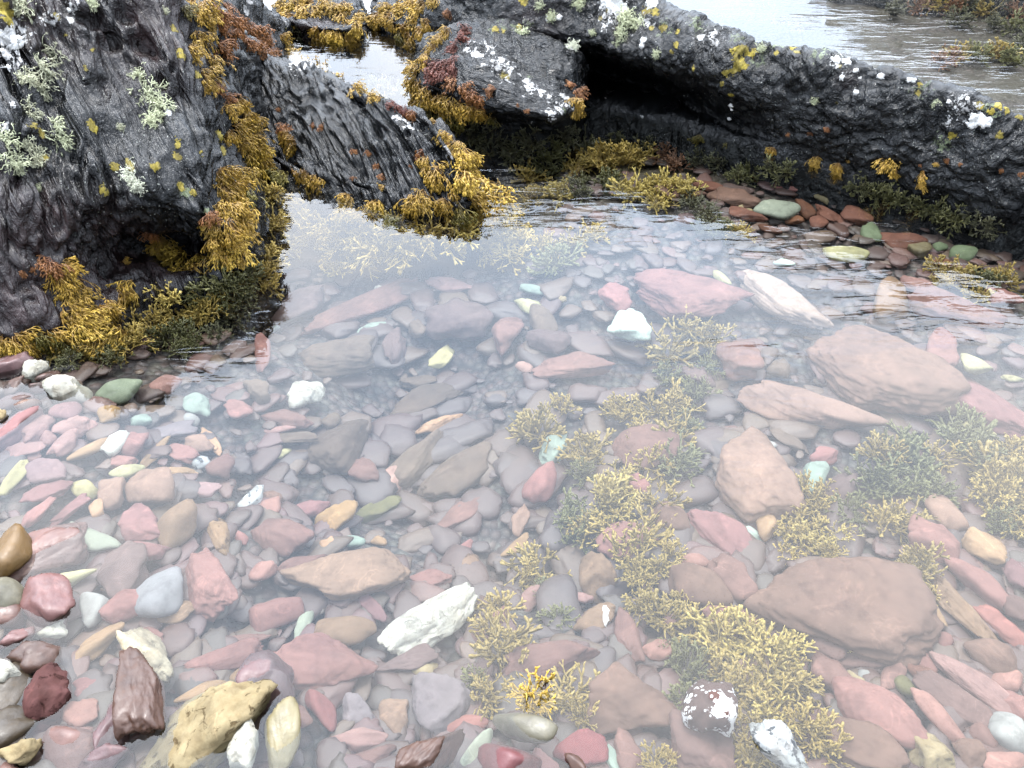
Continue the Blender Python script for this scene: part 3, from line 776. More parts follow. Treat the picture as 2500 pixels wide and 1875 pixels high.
def stone_shape(kind, level, seed):
    """a convex stone from rounded cutting planes, filling the box -1..1, then roughened"""
    g = np.random.default_rng(seed)
    V, F = ico(level)
    n, p, rough = {"r": (16, 5, .018), "s": (12, 9, .022), "a": (11, 13, .028), "p": (15, 7, .06)}[kind]
    N = g.normal(size=(n, 3))
    if kind == "s":
        N[:2] = [[.05, .05, 1], [.0, .0, -1]]
        N[2:, 2] *= 0.45
    if kind == "a":
        N[:1] = [[.15 * g.normal(), .15 * g.normal(), 1]]
    N /= np.linalg.norm(N, axis=1, keepdims=True)
    d = g.uniform(.72, 1.12, n)
    s = np.maximum(V @ N.T, 0) / d
    r = (s ** p).sum(1) ** (-1 / p)
    r = np.minimum(r, 1.7)
    P = V * r[:, None]
    so = seed * 3.1 % 97
    wv = {"r": .10, "s": .26, "a": .22, "p": .24}[kind] * (.5 if level > 4 else 1)
    for k in range(len(P)):
        q = P[k]
        w = noise.noise_vector((q[0] * 1.1 + so, q[1] * 1.1, q[2] * .8))
        w2 = noise.noise_vector((q[0] * 2.7 + so, q[1] * 2.7, q[2] * 1.5 + 9))
        P[k] = q + wv * np.array((w[0], w[1], w[2] * .4)) + wv * .45 * np.array((w2[0], w2[1], w2[2] * .5))
    lo, hi = P.min(0), P.max(0)
    P = (P - (lo + hi) / 2) / ((hi - lo) / 2)
    for k in range(len(P)):
        q = P[k]
        f = noise.fractal((q[0] * 1.5 + so, q[1] * 1.5, q[2] * 1.5), 1.0, 2.0, 3) * rough * 2.2
        if kind == "p": f += noise.fractal((q[0] * 5 + so, q[1] * 5, q[2] * 5), .7, 2.1, 4) * .055
        elif kind in "as": f += noise.fractal((q[0] * 3 + so, q[1] * 5, q[2] * 7), .9, 2.0, 4) * .035
        if level > 4:                                    # ledges and hollows on the big slabs
            st = noise.noise((q[0] * 2.2 + q[1] * 1.6 + so, q[1] * 5.5 - q[0] * 2.5, q[2] * 3))
            f += .05 * math.floor(st * 4) / 4 + noise.fractal((q[0] * 7 + so, q[1] * 9, q[2] * 9), .8, 2.1, 4) * .030
        P[k] = q * (1 + f)
    return P, F


def _lum(c): return .3 * c[0] + .6 * c[1] + .1 * c[2]


PLACED = []        # u, v, L, W, angle of each stone, in pixels, for filling the gaps


def place_stone(u, v, L, Wd, ang, col, kind, emerge=None, seed=0, hf=None, lift=0.0):
    base = on_bed(u, v)
    w = (base - EYE).dot(FWD)
    m = TX * w / 1250                                  # metres per pixel here
    a, b = L * m / 2, Wd * m / 2
    el = math.asin(min(1, (EYE - base).z / (EYE - base).length))
    th = rad(ang)
    ca, sa = math.cos(th), math.sin(th)
    R = np.array([[ca, -sa], [sa, ca]])
    Cv = R @ np.diag([a * a, b * b]) @ R.T
    h = (hf or {"r": .80, "s": .56, "a": .74, "p": .76}[kind]) * min(a, b)
    h = min(h, 0.034 + .17 * min(a, b))
    Cv[1, 1] = max(Cv[1, 1] - (h * math.cos(el)) ** 2, .45 * Cv[1, 1])
    S = np.diag([1, 1 / math.sin(el)])
    Cg = S @ Cv @ S
    ev, U = np.linalg.eigh(Cg)
    ev = np.maximum(ev, 1e-6)
    ax, ay = math.sqrt(ev[1]), math.sqrt(ev[0])
    rot = math.atan2(U[1, 1], U[0, 1])
    zc = base.z + h * 0.62 + lift
    if emerge is not None:
        zc = max(emerge / 100 - h, base.z + 0.2 * h)
        if zc - h > base.z:                            # tall enough to stand on the bed
            top = emerge / 100
            h = min((top - base.z + .01) / 2, 1.1 * min(ax, ay))
            zc = top - h
    c = on_z(u, v, zc)
    level = 5 if L > 165 else (4 if L > 75 else 3)
    P, F = stone_shape(kind, level, seed)
    P = P * np.array([ax, ay, h])
    mat = {"p": M_PIT}.get(kind, M_WET if emerge else M_STONE)
    if kind == "p" and col in ("white", "whitecream", "yellowcream", "cream"): mat = M_QUARTZ
    if col == "whitespeckle": mat = M_SPECK
    if (u, v) == (1738, 1730): mat = M_BARN
    o = mesh_obj("stone", P, F, mat)
    o.location = c
    g = random.Random(seed)
    o.rotation_euler = (g.uniform(-.09, .09), g.uniform(-.09, .09), rot)
    k = g.uniform(.92, 1.08)
    o.color = (*[min(1, x * k * (.55 if emerge else 1.06 if _lum(COL[col]) < .2 else .62)) for x in COL[col]], 1)
    PLACED.append((u, v, L, Wd, ang))
    return o


stones = []
for i, r in enumerate(STONES.replace("\n", "").split(";")):
    f = r.split()
    u, v, L, Wd, ang = map(float, f[:5])
    e = float(f[7][1:]) if len(f) > 7 else None
    stones.append([place_stone(u, v, L, Wd, ang, f[5], f[6], e, 100 + i), f[5], f[6], u, v, L, Wd, e])

# the white vein across one tan stone is a part of it
vst = min(stones, key=lambda q: (q[3] - 1453) ** 2 + (q[4] - 1515) ** 2)[0]
bpy.context.view_layer.update()
vb_ = BVHTree.FromPolygons([vst.matrix_world @ p.co for p in vst.data.vertices], [tuple(f.vertices) for f in vst.data.polygons])
vv, vf = [], []
for i, (u, v, hw) in enumerate(((1476, 1478, 5), (1480, 1490, 11), (1478, 1502, 8), (1480, 1515, 10), (1482, 1528, 8), (1484, 1540, 6), (1486, 1550, 3))):
    for du in (-hw, -hw * .4, hw * .5, hw):
        d = ray(u + du, v).normalized()
        loc, nn, _i, _d = vb_.ray_cast(EYE, d)
        if loc is None: loc = on_bed(u + du, v)
        vv.append(loc - d * (.0035 if abs(du) < hw else -.002))
for i in range(6):
    for j in range(3): vf.append((i * 4 + j, i * 4 + j + 1, i * 4 + 5 + j, i * 4 + 4 + j))
ve = mesh_obj("quartz_vein", vv, vf, M_CRUST)
ve.parent = vst; ve.matrix_parent_inverse = vst.matrix_world.inverted()

# small filler pebbles: gaps between the named stones
def free(u, v, r):
    for (a, b, L, Wd, an) in PLACED:
        t = rad(an)
        du, dv = u - a, -(v - b)
        x, y = du * math.cos(t) + dv * math.sin(t), -du * math.sin(t) + dv * math.cos(t)
        if (x / (L / 2 + r * .5)) ** 2 + (y / (Wd / 2 + r * .5)) ** 2 < 1: return False
    return True


PAL = ["pink", "dullpink", "dullpink", "mauvepink", "dullmauve", "brownpink", "brownmauve", "mauve", "dullpink", "tanpink", "beige", "tanbrown", "brownpink", "salmon", "redbrown", "brownmauve", "dull", "pink"]
PAL_DEEP = ["dull", "dulldark", "dullmauve", "dullpink", "brownmauve", "brownpink", "brownmauve", "dullpink"]  # brown film on deep stones; colour also stands in for dimming by water
n_hand = len(stones)
tries = 0
while len(stones) < 299 and tries < 6000:
    tries += 1
    u, v = random.uniform(-20, 2500), random.uniform(690, 1875)
    if u < 640 and v < 900: continue
    L = random.uniform(60, 170)
    if not free(u, v, L * .35): continue
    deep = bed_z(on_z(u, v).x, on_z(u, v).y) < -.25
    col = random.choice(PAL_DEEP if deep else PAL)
    Wd = L * random.uniform(.45, .8)
    ang = random.uniform(-50, 50)
    k = random.choice("rsaas")
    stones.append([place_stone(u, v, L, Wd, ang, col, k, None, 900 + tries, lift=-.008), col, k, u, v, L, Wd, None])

# bed of small pebbles, too many to count
gv, gf, gcol, off = [], [], [], 0
shapes = [stone_shape(k, 3, 700 + i) for i, k in enumerate("rasassasa")]
pal = [COL[c] for c in PAL + PAL_DEEP]
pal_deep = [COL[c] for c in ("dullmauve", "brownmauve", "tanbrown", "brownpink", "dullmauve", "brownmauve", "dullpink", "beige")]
for i in range(2500):
    slabby = i < 1050
    if i % 6 == 0:
        u, v = random.uniform(1350, 2700), random.uniform(330, 700)
    else:
        u, v = random.uniform(-150, 2650), random.uniform(560, 1990)
    p = on_bed(u, v)
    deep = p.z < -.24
    s = random.uniform(.03, .075 if deep else .045) if slabby else .012 + .022 * random.random() ** 2
    P, F = random.choice(shapes)
    P = P * np.array([s * random.uniform(.9, 1.9), s, s * random.uniform(.22, .42)])
    t = random.uniform(0, 6.283)
    R = np.array([[math.cos(t), -math.sin(t), 0], [math.sin(t), math.cos(t), 0], [0, 0, 1]])
    P = P @ R.T + np.array([p.x, p.y, p.z - .006 + random.uniform(0, .010)])
    gv.append(P); gf.append(F + off); off += len(P)
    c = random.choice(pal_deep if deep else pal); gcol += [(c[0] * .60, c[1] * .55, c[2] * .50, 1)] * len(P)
m = NT("pebble_gravel")
ca = m.n("Attribute", attribute_name="tint").outputs["Color"]
nz = m.noise(m.n("TexCoord").outputs["Object"], 60, 4, .65)
p_ = m.n("BsdfPrincipled", i_Roughness=.6)
m.l(m.mix(nz, m.mix(1.0, ca, (.55, .55, .55), "MULTIPLY"), m.mix(1.0, ca, (1.1, 1.1, 1.1), "MULTIPLY")), p_.inputs["Base Color"])
m.l(p_.outputs[0], m.out.inputs["Surface"])
gr = mesh_obj("pebble_gravel", np.concatenate(gv), np.concatenate(gf), m.m)
at = gr.data.color_attributes.new("tint", "FLOAT_COLOR", "POINT")
at.data.foreach_set("color", np.array(gcol, dtype=np.float32).ravel())
tag(gr, "small mixed pebbles and grit filling the gaps between the larger stones", "gravel", kind="stuff")


# ------------------------------------------------------------------ seaweed and lichen tufts
def tuft_mesh(name, seed, n, mode, r=.026, levels=3, spread=1.0, curl=.15, mat=None, flat=.5):
    g = random.Random(seed)
    V, F, T = [], [], []

    def rnd(): return Vector((g.gauss(0, 1), g.gauss(0, 1), g.gauss(0, 1)))

    def tube(pts, side, rads, t0, t1):
        b0 = len(V)
        for i, p in enumerate(pts):
            d = (pts[min(i + 1, len(pts) - 1)] - pts[max(i - 1, 0)]).normalized()
            s = (side - d * side.dot(d)).normalized()
            nn = d.cross(s)
            q = rads[i]
            for (a, b) in ((1, -.35 * flat), (-1, -.35 * flat), (0, .8 * flat)):
                V.append(p + s * a * q + nn * b * q)
                T.append(t0 + (t1 - t0) * i / (len(pts) - 1))
        for i in range(len(pts) - 1):
            for k in range(3):
                a, b = b0 + i * 3 + k, b0 + i * 3 + (k + 1) % 3
                F.append((a, b, b + 3, a + 3))
        e = b0 + (len(pts) - 1) * 3
        F.append((e, e + 1, e + 2))

    def grow(p, d, ln, rr, lev, side):
        pts, rads = [p.copy()], [rr]
        k = 3 if lev == 0 else 2
        for i in range(k):
            if mode == "hang": d = (d + Vector((.30, 0, -.10)) * (1 if lev else .6) + rnd() * curl).normalized()
            elif mode == "splay": d = (d + Vector((0, 0, .06)) + rnd() * curl).normalized()
            else: d = (d + rnd() * curl + Vector((.12, 0, 0))).normalized()
            p = p + d * (ln / k)
            pts.append(p.copy()); rads.append(rr)
        last = lev == levels - 1
        if last: rads[-1] = rr * .55; rads[-2] = rr * 1.15
        tube(pts, side, rads, lev / levels, (lev + 1) / levels)
        if not last:
            s = (side + rnd() * .5); s = (s - d * s.dot(d)).normalized()
            a = g.uniform(.28, .55)
            for sg in (1, -1):
                if g.random() < .06: continue
                grow(p, (d * math.cos(a) + s * sg * math.sin(a)).normalized(), ln * g.uniform(.6, .85), rr * .92, lev + 1, s)

    for i in range(n):
        if mode == "hang":
            d = Vector((g.uniform(-.35, 1.0), g.gauss(0, .62) * spread, g.uniform(.15, 1.0))).normalized()
        elif mode == "splay":
            a = g.uniform(0, 6.283); e = g.uniform(.02, 1.2)
            d = Vector((math.cos(a) * math.cos(e), math.sin(a) * math.cos(e), math.sin(e)))
        else:
            d = Vector((g.uniform(-.8, 1.0), g.gauss(0, .8), g.uniform(.2, 1))).normalized()
        p = Vector((g.gauss(0, .10), g.gauss(0, .12), -.03))
        side = rnd(); side = (side - d * side.dot(d)).normalized()
        grow(p, d, g.uniform(.24, .52) * (.8 if levels > 3 else 1) * (.82 if mode == "beard" else 1), r * g.uniform(.75, 1.25), 0, side)
    me = bpy.data.meshes.new(name)
    me.from_pydata([v[:] for v in V], [], F)
    me.polygons.foreach_set("use_smooth", [True] * len(me.polygons))
    set_attr(me, "tip", np.clip(np.array(T), 0, 1))
    me.materials.append(mat)
    me.update()
    return me


HANG = [tuft_mesh("seaweed_tuft", 40 + i, 40, "hang", r=.029, mat=M_WEED, levels=4) for i in range(8)]
SPLAY = [tuft_mesh("seaweed_tuft", 60 + i, 27, "splay", r=.047, mat=M_POOLWEED, curl=.17, levels=4) for i in range(8)]
BEARD = [tuft_mesh("lichen_tuft", 80 + i, 60, "beard", r=.018, curl=.50, mat=M_LICHEN, levels=4) for i in range(5)]
WCOL = dict(gold=(.245, .147, .021), bright=(.315, .20, .03), olive=(.105, .085, .016), rust=(.15, .058, .016), red=(.085, .023, .014), dark=(.06, .048, .012), pale=(.47, .47, .34), white=(.56, .57, .47), green=(.47, .49, .33))


def put_tuft(meshes, name, loc, nor, down, size, col, seed):
    g = random.Random(seed)
    z = nor.normalized()
    x = (down - z * down.dot(z))
    if x.length < 1e-3: x = Vector((1, 0, 0)) - z * z.x
    x = x.normalized()
    y = z.cross(x)
    R = Matrix((x, y, z)).transposed().to_4x4()
    R = R @ Matrix.Rotation(g.uniform(-.4, .4), 4, "Z")
    o = bpy.data.objects.new(name, g.choice(meshes))
    C.objects.link(o)
    s = size * g.uniform(.88, 1.12)
    o.matrix_world = Matrix.Translation(loc) @ R @ Matrix.Diagonal((s, s * g.uniform(.9, 1.1), s * g.uniform(.8, 1.0), 1))
    k = g.uniform(.85, 1.15)
    o.color = (*[c * k for c in WCOL[col]], 1)
    return o


# u v radius(px) colour, grouped by where they grow
ROCKWEED = {
    ("the gully beside the ribbed slab", "weed along the gully"): """490 95 40 gold;470 130 36 gold;520 150 40 gold;500 185 40 gold;540 120 36 rust;560 95 36 rust;500 215 34 gold;
530 210 30 rust;560 270 34 gold;585 250 34 gold;600 285 38 gold;620 300 36 gold;580 310 40 gold;600 330 42 gold;620 350 44 gold;640 370 44 gold;610 380 44 bright;640 400 42 gold;660 415 38 gold;590 355 38 gold;560 330 34 gold;555 240 26 rust""",
    ("the outer edge of the tall rock face", "weed down the tall face's edge"): """560 430 40 gold;590 425 44 gold;620 430 42 bright;560 470 44 gold;590 470 48 gold;615 475 42 olive;560 510 44 gold;590 515 46 gold;610 525 40 bright;545 550 42 gold;575 560 46 gold;
600 565 40 gold;560 600 46 gold;585 610 44 bright;540 590 36 gold;570 640 40 olive;600 630 34 gold;530 530 26 rust""",
    ("the undercut foot of the tall rock face", "weed at the tall face's foot"): """385 585 36 gold;400 610 46 bright;430 615 54 bright;460 635 54 bright;440 660 50 bright;500 620 44 bright;530 640 40 gold;480 660 40 gold;370 570 26 rust;375 600 30 gold;300 720 44 gold;
310 705 40 bright;110 640 34 rust;125 655 38 rust;140 680 42 gold;160 665 40 gold;160 710 44 gold;185 700 40 gold;190 735 44 gold;215 740 44 bright;180 755 46 gold;225 775 46 bright;250 765 42 gold;260 790 46 bright;200 790 48 bright;230 815 46 gold;
285 800 42 bright;165 775 40 gold;305 640 14 gold;55 665 12 rust;78 657 9 rust;270 745 30 gold;20 845 46 bright;50 835 46 gold;75 840 40 gold;0 830 42 gold;100 825 40 olive;125 820 44 gold;150 835 42 olive""",
    ("the ribbed face of the slanting slab", "tufts on the ribbed slab"): """700 310 24 rust;705 335 34 gold;720 355 40 gold;690 325 24 rust;680 268 10 rust;765 305 12 rust;782 310 11 rust;862 367 11 rust;898 372 12 rust;920 405 14 rust;925 430 12 rust;930 460 20 gold;1033 375 22 rust;1040 395 26 gold;
1050 420 40 gold;1065 430 42 gold;1020 390 22 rust;860 435 9 rust;1010 500 44 gold;1030 480 44 gold;855 490 34 gold;840 500 36 bright;880 510 36 gold;920 505 36 bright;905 500 26 gold;720 430 36 gold;750 430 38 gold;690 425 34 olive;
770 440 26 gold;960 525 34 olive;1090 350 12 rust;1000 405 8 rust""",
    ("the tip of the ribbed slab", "weed on the slab's tip"): """1085 330 22 gold;1100 340 26 gold;1115 355 28 gold;1130 375 32 bright;1140 395 40 bright;1150 415 46 bright;1160 440 52 bright;1130 440 48 bright;1190 440 48 bright;1180 470 54 bright;1140 475 50 gold;1210 465 50 bright;
1220 490 48 bright;1110 490 46 gold;1160 500 50 gold;1200 510 46 gold;1120 515 44 olive;1080 500 36 gold;1060 300 16 gold;1045 285 14 rust""",
    ("the crest and back of the ribbed slab", "weed along the slab's crest"): """700 110 26 gold;720 120 28 gold;740 135 28 gold;760 145 28 gold;780 155 28 gold;800 170 28 gold;815 180 28 bright;830 185 26 gold;850 200 24 red;870 215 26 gold;890 225 26 gold;905 235 24 gold;925 245 20 gold;945 255 18 red;970 265 18 red;990 270 16 red;
1005 280 20 rust;640 125 26 rust;620 110 30 rust;600 100 30 rust;660 128 22 rust;690 95 22 gold""",
    ("the narrow rock fin", "rusty weed on the fin"): """470 10 30 gold;500 20 34 gold;530 30 36 rust;550 15 34 rust;560 45 34 rust;510 50 34 gold;480 40 30 gold;590 55 26 rust;605 70 28 rust;620 75 30 rust;640 80 30 rust;650 95 24 rust;580 80 28 rust;540 60 30 rust;455 25 26 dark""",
    ("the channel side of the blocky boulder", "fringe on the boulder"): """1010 200 34 gold;1025 215 36 gold;1045 225 38 gold;1020 240 38 gold;1060 240 38 gold;1080 250 38 gold;1100 255 38 gold;1050 265 38 olive;1090 275 36 olive;1125 265 34 gold;1140 280 34 olive;1015 170 30 gold;1035 145 28 gold;1055 120 26 gold;1070 100 24 gold;1090 80 24 gold;
1100 150 30 red;1075 160 30 red;1060 180 30 red;1085 180 30 red;1110 120 26 red;1120 95 26 red;1130 70 24 red;1110 175 26 red;1105 200 26 rust;1130 215 24 rust;1150 235 24 rust;1170 245 20 rust;1190 225 22 rust;1205 220 20 rust;1160 270 30 gold;1180 275 28 gold;1200 290 26 olive;1120 300 32 olive;1060 290 34 olive;
1400 210 20 rust;1410 225 22 rust;1405 250 26 gold;1415 265 24 gold;1265 258 8 rust;1288 270 9 rust""",
    ("the dark rock behind the boulder", "weed on the dark rock"): """920 45 26 gold;945 40 28 gold;970 30 30 gold;990 20 30 gold;1010 10 30 gold;960 60 28 gold;985 65 30 gold;1005 55 30 gold;1020 40 28 gold;980 90 28 olive;1000 95 28 gold;1025 80 28 gold;1040 60 26 gold;1005 30 28 bright;1095 32 14 rust;1030 15 28 gold;940 20 26 gold;1060 5 24 gold""",
    ("the low rock in the channel", "weed on the low channel rock"): """690 25 26 gold;705 40 28 gold;715 15 28 bright;735 30 28 gold;755 10 26 gold;770 30 28 gold;790 15 28 gold;815 20 28 gold;840 20 28 gold;830 45 28 gold;850 60 28 gold;870 70 28 bright;870 45 26 gold;800 85 30 bright;825 90 30 bright;845 85 30 gold;780 90 28 gold;770 70 26 gold;850 95 28 gold;690 5 24 gold;740 0 24 gold""",
    ("the waterline of the long ridge", "tufts along the ridge"): """1706 335 15 olive;1772 353 10 olive;1886 367 16 gold;1990 395 22 gold;2045 408 20 gold;2048 425 18 gold;2172 400 28 gold;2185 415 24 gold;2255 430 26 gold;2250 445 24 gold;1980 325 11 rust;2020 315 9 rust;1925 328 7 rust;2315 392 10 rust;2285 400 9 gold;2248 403 8 rust;2445 415 8 rust;2490 425 10 rust;2345 400 6 rust;2072 393 9 gold""",
}
weeds = []
sd = 0
GRAV = Vector((0, 0, -1))
for (where, grp), lst in ROCKWEED.items():
    for r in lst.replace("\n", "").split(";"):
        f = r.split()
        u, v, rr = map(float, f[:3])
        sd += 1
        if "outer edge" in where: u -= 16
        h = hit(u, v)
        w0 = on_z(u, v)
        if h is None or (h[0].z < -0.02):
            loc, nor, down = w0 + Vector((0, 0, -.035)), Vector((0, -.15, 1)), Vector((0, -1, -.2))
            wdist = (loc - EYE).dot(FWD)
        else:
            loc, nor = h[0], h[1]
            down = GRAV
            wdist = (loc - EYE).dot(FWD)
        size = rr * 1.32 / 1250 * TX * wdist
        loc = loc - (down - nor * down.dot(nor)) * size * .25
        weeds.append((put_tuft(HANG, "seaweed_tuft", loc, nor, down, size, f[3], sd), where, grp, f[3], u, v, rr))

POOLWEED = {
    ("under water in the middle of the pool", "wrack in mid pool"): """1310 1050 72 gold;1370 1000 34 gold;1520 1010 52 gold;1560 1060 44 gold;1550 1085 40 gold;1440 1110 64 gold;1420 1150 44 olive;1480 1225 70 bright;1530 1190 56 bright;1515 1155 44 bright;1600 1230 64 gold;1590 1130 60 gold;1640 1060 66 gold;1650 1120 60 olive;
1600 1000 54 gold;1650 980 54 gold;1680 1040 46 olive;1620 930 50 olive;1700 960 46 olive;1630 860 60 gold;1680 800 46 gold;1740 840 50 gold;1720 900 44 olive;1400 1240 56 olive;1430 1290 64 gold;1500 1290 56 gold;1560 1310 62 gold;1530 1350 60 gold;1600 1385 56 gold;1560 1400 50 gold;1640 1350 44 gold;1380 1300 50 olive;
1310 1385 64 gold;1345 1450 54 olive;1290 1420 40 gold;1360 1500 44 olive;1210 1480 62 gold;1190 1530 50 gold;1220 1580 74 gold;1270 1570 50 gold;1190 1690 64 gold;1160 1660 40 olive""",
    ("under water beside the big brownish block", "wrack near the big block"): """1390 1700 62 gold;1340 1710 50 gold;1420 1740 44 gold;1570 1480 60 gold;1620 1500 74 gold;1700 1510 54 gold;1660 1460 44 gold;1755 1475 30 gold;1560 1430 40 gold;1620 1580 30 olive""",
    ("under water around the barnacled stone", "wrack near the barnacled stone"): """1760 1560 84 bright;1830 1550 92 bright;1880 1600 90 bright;1830 1640 84 bright;1900 1660 84 gold;1760 1640 70 gold;1950 1650 60 gold;1800 1700 70 gold;1860 1710 70 gold;1790 1530 60 gold;1670 1640 64 olive;1660 1700 54 olive;1690 1740 44 olive;1920 1580 60 bright;1900 1750 66 bright;1960 1770 74 gold;2000 1810 64 gold;1850 1780 60 gold;1820 1810 64 gold;1840 1860 64 gold;1900 1860 54 bright;1790 1760 44 gold;1600 1860 50 gold;1640 1850 34 gold""",
    ("under water near the huge brownish pink slab", "wrack near the huge slab"): """1950 1270 64 gold;1930 1310 50 gold;1990 1310 54 bright;2045 1300 44 bright;2015 1345 40 gold;1920 1350 34 gold;2250 1390 66 gold;2215 1420 46 gold;2265 1445 34 gold;2010 1510 36 bright;2040 1530 36 bright;2065 1555 40 bright;2225 1370 40 gold""",
    ("under water on the seaward side of the pool", "wrack on the seaward side"): """2150 1110 64 gold;2230 1130 70 olive;2200 1090 54 olive;2110 1170 60 olive;2160 1190 64 olive;2240 1190 64 olive;2290 1200 56 olive;2080 1250 60 olive;2160 1270 70 gold;2210 1260 60 gold;2290 1110 56 gold;2330 1070 60 olive;2390 1100 70 olive;2430 1150 84 gold;2470 1200 80 gold;2430 1220 70 gold;2480 1270 64 gold;2400 1180 60 gold;2460 1100 60 gold;1960 1200 54 gold;1990 1230 44 gold;
2350 1040 44 olive;2440 1280 44 olive;2495 1150 60 gold;2020 1200 44 gold""",
    ("under water below the ribbed slab", "drowned wrack below the slab"): """660 480 46 gold;700 500 50 gold;660 550 50 gold;680 600 54 gold;650 640 50 gold;640 690 46 gold;740 530 54 gold;780 560 50 gold;830 590 54 gold;870 570 54 gold;920 590 60 gold;960 560 54 gold;1000 600 60 gold;1040 570 54 gold;1090 590 60 gold;1130 560 56 bright;1180 600 56 gold;1220 560 54 gold;1260 580 50 gold;880 620 50 gold;940 630 50 gold;820 660 34 gold;1250 620 44 gold;1350 640 56 olive;1330 600 40 gold;1400 590 44 gold;1440 570 40 gold""",
    ("under water in the shade of the long ridge", "drowned wrack under the ridge"): """1290 430 54 gold;1340 420 54 olive;1400 410 54 gold;1440 390 48 gold;1480 400 54 gold;1520 390 48 gold;1560 380 44 gold;1300 480 54 gold;1360 470 54 bright;1420 460 54 olive;1480 450 50 olive;1530 470 54 bright;1580 460 54 bright;1630 450 52 bright;1680 460 48 bright;1600 490 48 bright;1350 380 48 olive;1420 360 44 dark;1500 350 40 dark;1580 360 36 dark;1650 400 40 rust;1620 380 36 rust;
1720 520 50 dark;1690 490 44 dark;1760 560 44 olive;1800 570 40 gold;1720 560 44 dark;1800 430 34 olive;1830 420 30 olive;1880 410 34 olive;1920 420 30 olive;1250 380 44 dark;1300 350 44 dark;1200 350 44 dark;1380 330 40 dark;1700 390 34 dark;1750 400 34 dark;
2100 450 36 olive;2140 465 36 olive;2180 470 36 olive;2220 485 36 olive;2260 495 36 olive;2300 500 40 olive;2340 520 40 olive;2380 530 36 dark;2300 530 34 olive;2420 540 34 dark;1150 340 40 dark;1100 320 36 dark;2290 650 44 gold;2340 670 50 gold;2400 690 50 olive;2440 680 44 gold;2380 720 44 gold;2300 690 36 gold""",
    ("under water in the shade of the tall rock face", "drowned wrack under the tall face"): """380 790 50 gold;420 770 50 gold;460 780 54 gold;500 770 54 gold;350 800 50 gold;330 830 50 gold;400 820 48 olive;450 820 48 olive;490 750 48 bright;520 740 48 gold;470 720 48 olive;520 700 52 olive;560 690 52 olive;590 710 48 olive;420 730 40 bright;540 670 44 olive;580 740 44 dark;560 780 44 dark;530 820 40 dark;480 840 40 olive;300 850 44 gold;250 850 44 gold;200 850 44 gold;600 670 40 olive;390 720 36 bright;280 870 40 olive;140 860 44 gold;170 880 40 olive;440 850 36 olive""",
    ("under water in the narrow channel", "drowned wrack in the channel"): """890 240 40 olive;920 225 38 olive;940 240 40 gold;965 230 38 olive;985 245 36 olive;900 215 34 olive;960 255 36 gold;1000 265 34 dark;880 205 26 olive;720 90 34 dark;690 75 34 dark""",
    ("under water off the far bank", "drowned wrack off the far bank"): """2200 10 30 dark;2240 20 32 rust;2280 10 32 gold;2320 25 34 rust;2360 15 34 dark;2400 30 34 gold;2440 15 34 dark;2480 35 34 rust;2340 50 34 dark;2420 60 34 dark;2480 70 34 olive;2380 140 36 olive;2430 130 36 gold;2470 150 36 olive;2330 135 34 gold;2300 150 34 rust;2490 110 34 dark;2180 30 30 dark""",
}
for (where, grp), lst in POOLWEED.items():
    for r in lst.replace("\n", "").split(";"):
        f = r.split()
        u, v, rr = map(float, f[:3])
        sd += 1
        b0 = on_bed(u, v)
        h = hit(u, v)
        shade = "shade" in where
        if h is not None and (h[0] - EYE).length < (b0 - EYE).length - .01:
            loc, nor = h[0], (h[1] + Vector((0, -.2, .8))).normalized()
            wdist = (loc - EYE).dot(FWD)
            size = rr * 1.25 / 1250 * TX * wdist
            if loc.z > -.004 - size * .35: loc = loc + Vector((0, 0, -.004 - size * .35 - loc.z))
        else:
            wdist = (b0 - EYE).dot(FWD)
            size = rr * (1.15 if shade else 1.32) / 1250 * TX * wdist
            nor = Vector((random.uniform(-.2, .2), random.uniform(-.35, .05), 1))
            loc = on_z(u, v + rr * .18, b0.z + .01)
            bz = bed_z(loc.x, loc.y)
            top = -.004 - size * .75                     # keep the fronds under the surface
            if loc.z > top: loc = on_z(u, v + rr * .18, max(bz, top) if bz < top else bz)
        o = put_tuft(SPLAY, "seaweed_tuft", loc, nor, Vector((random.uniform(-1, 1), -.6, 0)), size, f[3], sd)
        k = (1.55 if f[3] in ("bright", "gold") else 1.0) if "shade" in where else (1.9 if "slab" in where and "ribbed" in where else 1.4)            # open-pool wrack paler; shade near the rocks put into duller tufts' colour
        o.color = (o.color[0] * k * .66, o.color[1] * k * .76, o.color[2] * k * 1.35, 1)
        weeds.append((o, where, grp, f[3], u, v, rr))

# the one tuft that breaks the surface by the olive-grey stone
for k, (u, v, rr) in enumerate(((1300, 1690, 66), (1290, 1715, 50))):
    loc = on_z(u, v + 10, -.035 if k else -.02)
    size = rr * 1.1 / 1250 * TX * (loc - EYE).dot(FWD)
    o = put_tuft(SPLAY, "seaweed_tuft", loc, Vector((0, -.25, 1)), Vector((1, -.5, 0)), size, "bright", 9000 + k)
    tag(o, ["bright golden wrack tuft breaking the surface behind the olive-grey boulder", "lower golden wrack tuft just in front of the tuft that breaks the surface"][k], "seaweed")

